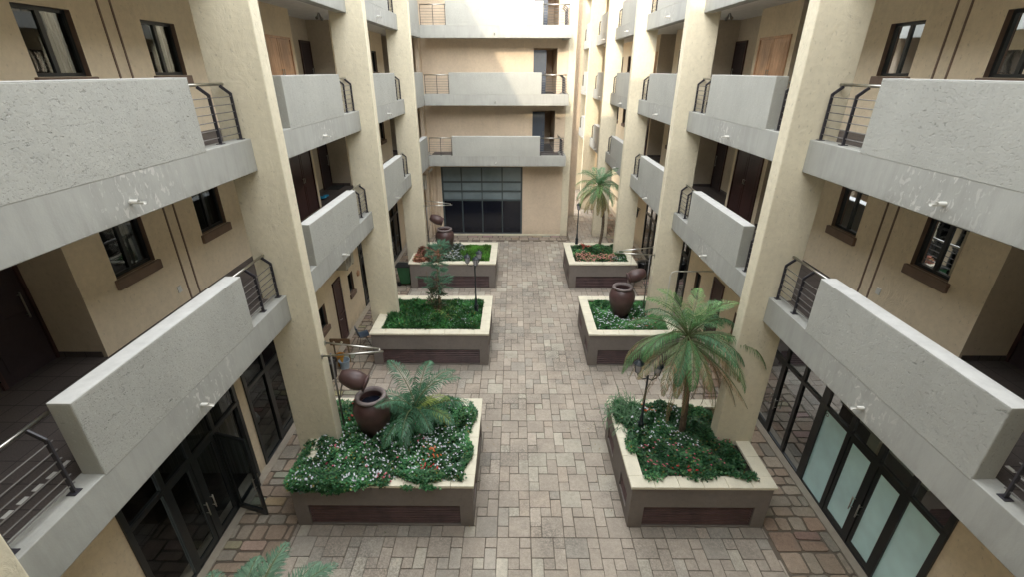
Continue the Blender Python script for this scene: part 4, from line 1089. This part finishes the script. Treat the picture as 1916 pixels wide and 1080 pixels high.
def lamp(label, loc, heads, H=2.05):
    l = local('lamp_post', label, 'lamp post', loc, 'iron lamp posts in the planters'); m = MB()
    m.lathe([(.11, 0), (.11, .05), (.075, .08), (.07, .38), (.085, .40), (.05, .44), (.04, .62), (.028, .68), (.024, 1.2), (.022, H)], n=14); m.build('post', M['lamp'], l, smooth=True)
    for (dx, dy, dz) in heads:
        if dx or dy:
            a = MB(); a.tube([(0, 0, H-.08), (dx*.5, dy*.5, H-.13), (dx, dy, H-.06+dz), (dx, dy, H+dz)], .014, 6); a.build('arm', M['lamp'], l, smooth=True)
        h = MB(); c = (dx, dy, H+dz); h.lathe([(.03, 0), (.065, .02), (.07, .035)], c, 8); h.lathe([(.115, .235), (.125, .25), (.06, .31), (.03, .33), (.012, .38), (0, .39)], c, 8)
        for k in range(4):
            t = k*math.pi/2+.4; h.bar((dx+math.cos(t)*.068, dy+math.sin(t)*.068, H+dz+.03), (dx+math.cos(t)*.112, dy+math.sin(t)*.112, H+dz+.24), .012)
        hh = h.build('lantern', M['lamp'], l)
        g = MB(); g.lathe([(.055, .035), (.098, .235)], c, 8); g.build('glass', M['lampglass'], hh)
    return l
lamp('three-lantern black lamp post at the courtyard corner of the middle left planter', (-1.34, 14.62, 1.12), [(-.24, -.05, -.02), (.05, -.2, -.05), (.14, .18, .03)])
lamp('black lamp post half swallowed by the palm in the near right planter', (2.98, 8.62, 1.12), [(-.2, .1, 0), (.2, .0, 0), (0, .2, .02)], 1.75)
lamp('black lamp post with a single dark lantern in the far right planter', (3.06, 21.9, 1.12), [(0, 0, .0)], 1.85)

# ------------------------------------------------------------------ small things
def chair(label, loc, rz):
    c = local('shell_chair', label, 'chair', loc, None, rz); m = MB()
    # moulded shell: seat curving into back
    nu, nv = 9, 12; i0 = len(m.v)
    prof = [(.22, .43), (.20, .44), (.12, .425), (.04, .415), (-.06, .415), (-.13, .43), (-.175, .47), (-.195, .53), (-.21, .60), (-.225, .68), (-.235, .75), (-.235, .79), ]
    for j, (y, z) in enumerate(prof):
        wd = .215 if j < 7 else .215*(1-.04*(j-6)**1.3)
        for i in range(nu):
            u = (i/(nu-1))*2-1; lift = .045*abs(u)**2.5*(1 if j < 9 else .5); fw = .05*abs(u)**2.5 if j >= 6 else 0
            m.v.append((u*wd, y+fw, z+lift))
    for j in range(len(prof)-1):
        for i in range(nu-1): a = i0+j*nu+i; m.f.append((a, a+1, a+nu+1, a+nu))
    o = m.build('seat_shell', M['chair'], c, smooth=True); md = o.modifiers.new('s', 'SOLIDIFY'); md.thickness = .012
    for sx in (-1, 1):
        for sy in (-1, 1):
            l = MB(); l.tube([(sx*.1, sy*.09, .41), (sx*.21, sy*.22, 0)], .009, 6); l.build('leg', M['black'], c)
    f = MB(); f.tube([(-.1, -.09, .40), (.1, -.09, .40), (.1, .09, .40), (-.1, .09, .40), (-.1, -.09, .40)], .008, 6); f.tube([(-.16, -.165, .2), (.16, .165, .2)], .005, 5); f.tube([(.16, -.165, .2), (-.16, .165, .2)], .005, 5); f.build('frame', M['black'], c)
chair('slate blue moulded chair on thin dark legs by the left louvred door', (-5.40, 14.35, .02), R(-60))
# wheelie bin
b = local('wheelie_bin', 'green wheelie bin with dark lid beside the far left planter', 'bin', (-5.02, 19.75, .02), None, R(90))
m = MB(); i = len(m.v); 
for z, a, c_ in ((.08, .20, .22), (.93, .28, .31)):
    m.v += [(-a, -c_, z), (a, -c_, z), (a, c_, z), (-a, c_, z)]
m.f += [(0, 1, 5, 4), (1, 2, 6, 5), (2, 3, 7, 6), (3, 0, 4, 7), (3, 2, 1, 0)]; m.build('body', M['green'], b, bevel=.03)
m = MB(); m.box((-.30, -.34, .93), (.30, .36, .975)); m.bar((-.25, .37, .95), (.25, .37, .95), .04); m.build('lid', M['frame'], b, bevel=.012)
for sx in (-1, 1):
    m = MB(); m.lathe([(0, -.025), (.09, -.025), (.1, 0), (.09, .025), (0, .025)], (sx*.23, .26, .10), 18, Matrix.Rotation(R(90), 3, 'Y')); m.build('wheel', M['black'], b)
def bucket(label, loc, mat, r0, r1, h, name='bucket', lid=False):
    u = local(name, label, 'bucket' if name == 'bucket' else 'bin', loc); m = MB()
    m.lathe([(0, .0), (r0, 0), (r1, h), (r1+.015, h), (r1+.015, h-.03)], n=24); 
    if not lid: m.lathe([(r1-.008, h), (r0-.005, .03), (0, .03)], n=24)
    m.build('body', mat, u, smooth=False)
    if lid: m = MB(); m.lathe([(r1+.02, h-.02), (r1+.02, h+.01), (r1*.6, h+.05), (0, h+.06)], n=24); m.build('lid', mat, u, smooth=True)
    m = MB(); n = 12; m.tube([(math.cos(math.pi*k/n)*(r1+.01), .0, h-.02+math.sin(math.pi*k/n)*(.12 if not lid else .09)) for k in range(n+1)], .006, 6); m.build('handle', M['bar'], u)
bucket('pale blue-white bucket behind the bracket near the left column', (-5.62, 12.95, .02), M['blue'], .13, .17, .32)
bucket('tall black bin behind the nearest left column', (-5.92, 12.45, .02), M['black'], .19, .24, .62, 'rubbish_bin', True)
bucket('orange-yellow pail between the black bin and the pale bucket', (-5.80, 13.12, .02), M['yellow'], .10, .13, .42)
bucket('black covered bin beside the right shop wall at the far end', (6.15, 20.6, .02), M['black'], .24, .3, .8, 'rubbish_bin', True)
# brown trolley with round pale discs against the left wall
m = MB(); m.box((-6.12, 13.25, .85), (-5.45, 13.30, 1.12)); t_ = thing('wooden_rack', 'low brown wooden rack with pale round knobs above the buckets', 'rack', (-5.8, 13.27, 0)); m = MB(); m.box((-6.12, 13.25, .70), (-5.45, 13.30, .95)); m.build('board', f_wood('rack_wood', (.12, .07, .04), (.22, .14, .08)), t_, bevel=.01)
for xx in (-6.02, -5.55):
    m = MB(); m.bar((xx, 13.30, .02), (xx, 13.30, .72), .04); m.build('leg', M['twig'], t_)
for xx in (-5.98, -5.72): m = MB(); m.lathe([(0, -.02), (.035, -.02), (.04, 0)], (xx, 13.245, .83), 12, Matrix.Rotation(R(-90), 3, 'X')); m.build('knob', M['coping'], t_)
# air conditioners
def aircon(label, c, size, face):
    t_ = thing('air_conditioner', label, 'air conditioner', c); x, y, z = c; sx, sy, sz = size; m = MB(); m.box((x-sx/2, y-sy/2, z), (x+sx/2, y+sy/2, z+sz)); m.build('case', M['offwhite'], t_, bevel=.015)
    ax = Matrix.Rotation(R(90), 3, 'Y') if face == 'x' else Matrix.Rotation(R(90), 3, 'X'); f = .5*(sx if face == 'x' else sy)
    m = MB(); cc = (x+f+.006, y-.1, z+sz/2) if face == 'x' else (x-.05, y-f-.006, z+sz/2)
    for q in range(5): rr = min(sz, .6)*.42*(q+1)/5; m.lathe([(rr-.008, -.004), (rr, .004)], cc, 24, ax)
    m.build('fan_grille', M['bar'], t_)
    m = MB()
    for e in (-.35, .35):
        if face == 'x': m.bar((x-sx/2-.2, y+e*sy, z-.02), (x+sx/2, y+e*sy, z-.02), .03)
        else: m.bar((x+e*sx, y+sy/2+.1, z-.02), (x+e*sx, y-sy/2, z-.02), .03)
    m.build('wall_bracket', M['bar'], t_)
aircon('white air conditioner unit above the left louvred door', (-5.98, 15.35, 2.72), (.32, .85, .58), 'x')
aircon('white air conditioner unit in the rear left corner under the balcony', (-5.15, 26.1, 3.0), (.45, .3, .75), 'y')
# camera on the rear wall
t_ = thing('security_camera', 'small white security camera on the rear wall under the first balcony', 'camera', (-4.72, 26.6, 3.95)); m = MB(); m.tube([(-4.72, 26.95, 4.0), (-4.72, 26.7, 4.0)], .02, 8); m.build('arm', M['white'], t_); m = MB(); m.tube([(-4.68, 26.75, 3.96), (-4.80, 26.45, 3.88)], .055, 10); m.build('camera_body', M['white'], t_)
# white pipe frame in front of the second right column
m = MB(); m.tube([(5.13, 14.15, 0), (5.13, 14.15, 2.92), (5.17, 14.15, 3.02), (5.27, 14.15, 3.06), (6.93, 14.15, 3.06)], .022, 8); o = m.build('pipe_rail', M['offwhite'], smooth=True); tag(o, 'thin white bent pipe in front of the second right column', 'pipe')
# cloth and mats on the balconies
m = MB(); r = random.Random(4); n = 10; i0 = 0
for a in range(n):
    for c_ in range(n):
        m.v.append((-6.62+.42*a/(n-1)-.02+r.uniform(-.02, .02)-.45, 16.15+.45*c_/(n-1)+r.uniform(-.03, .03), 4.885+.03+.09*math.sin(a*.9+1)*math.sin(c_*.8+.5)**2+r.uniform(0, .035)))
for a in range(n-1):
    for c_ in range(n-1): k = a*n+c_; m.f.append((k, k+1, k+n+1, k+n))
o = m.build('cloth', M['cloth'], smooth=True); tag(o, 'crumpled turquoise cloth left on the first floor balcony on the left', 'cloth')
m = MB(); m.box((-7.2, 17.75, 4.886), (-6.72, 18.45, 4.90)); o = m.build('doormat', M['mat']); tag(o, 'dark doormat before the recessed door on the left first floor balcony', 'doormat')

# ------------------------------------------------------------------ camera, light, world
cam = bpy.data.cameras.new('camera'); co = bpy.data.objects.new('camera', cam); COL.objects.link(co); scene.camera = co
cam.sensor_width = 36; cam.lens = 36*875.2/1916; cam.clip_end = 1500; cam.clip_start = .05
co.location = (0, 0, 9.03)
pit, yaw, rol = R(25.054), R(.327), R(.069)
fwd = Vector((-math.sin(yaw)*-1*math.cos(pit)*-1, math.cos(yaw)*math.cos(pit), -math.sin(pit)))
Mx = Matrix.Rotation(yaw, 4, 'Z') @ Matrix.Rotation(math.pi/2-pit, 4, 'X') @ Matrix.Rotation(rol, 4, 'Z')
co.matrix_world = Matrix.Translation(co.location) @ Mx

sd = Vector((.59, 3.33, -1)).normalized()            # direction the sunlight travels
sl = bpy.data.lights.new('sun', 'SUN'); sl.energy = 2.5; sl.angle = R(.6); sl.color = (1, .84, .62)
so = bpy.data.objects.new('sun', sl); COL.objects.link(so); so.rotation_euler = sd.to_track_quat('-Z', 'Y').to_euler(); so.location = (0, -10, 30)
SKY = .95; HAZE = 3.0
W = bpy.data.worlds.new('World'); scene.world = W; W.use_nodes = True; nt = W.node_tree; nt.nodes.clear()
sk = nt.nodes.new('ShaderNodeTexSky'); sk.sky_type = 'NISHITA'; sk.sun_disc = False; sk.sun_elevation = R(16.5)
to = -sd; sk.sun_rotation = math.atan2(to.x, to.y); sk.dust_density = 1.2; sk.air_density = 1.; sk.ozone_density = .6
bg = nt.nodes.new('ShaderNodeBackground'); bg.inputs[1].default_value = SKY; wo = nt.nodes.new('ShaderNodeOutputWorld')
hs = nt.nodes.new('ShaderNodeHueSaturation'); hs.inputs['Saturation'].default_value = .35
nt.links.new(sk.outputs[0], hs.inputs['Color']); nt.links.new(hs.outputs[0], bg.inputs[0]); hz = nt.nodes.new('ShaderNodeBackground'); hz.inputs[0].default_value = (1, .985, .95, 1); hz.inputs[1].default_value = HAZE   # bright even morning haze
ad = nt.nodes.new('ShaderNodeAddShader'); nt.links.new(bg.outputs[0], ad.inputs[0]); nt.links.new(hz.outputs[0], ad.inputs[1]); nt.links.new(ad.outputs[0], wo.inputs[0])
scene.view_settings.view_transform = 'Standard'; scene.view_settings.look = 'None'; scene.view_settings.exposure = 0
scene.cycles.max_bounces = 10; scene.cycles.diffuse_bounces = 6; scene.cycles.transparent_max_bounces = 12
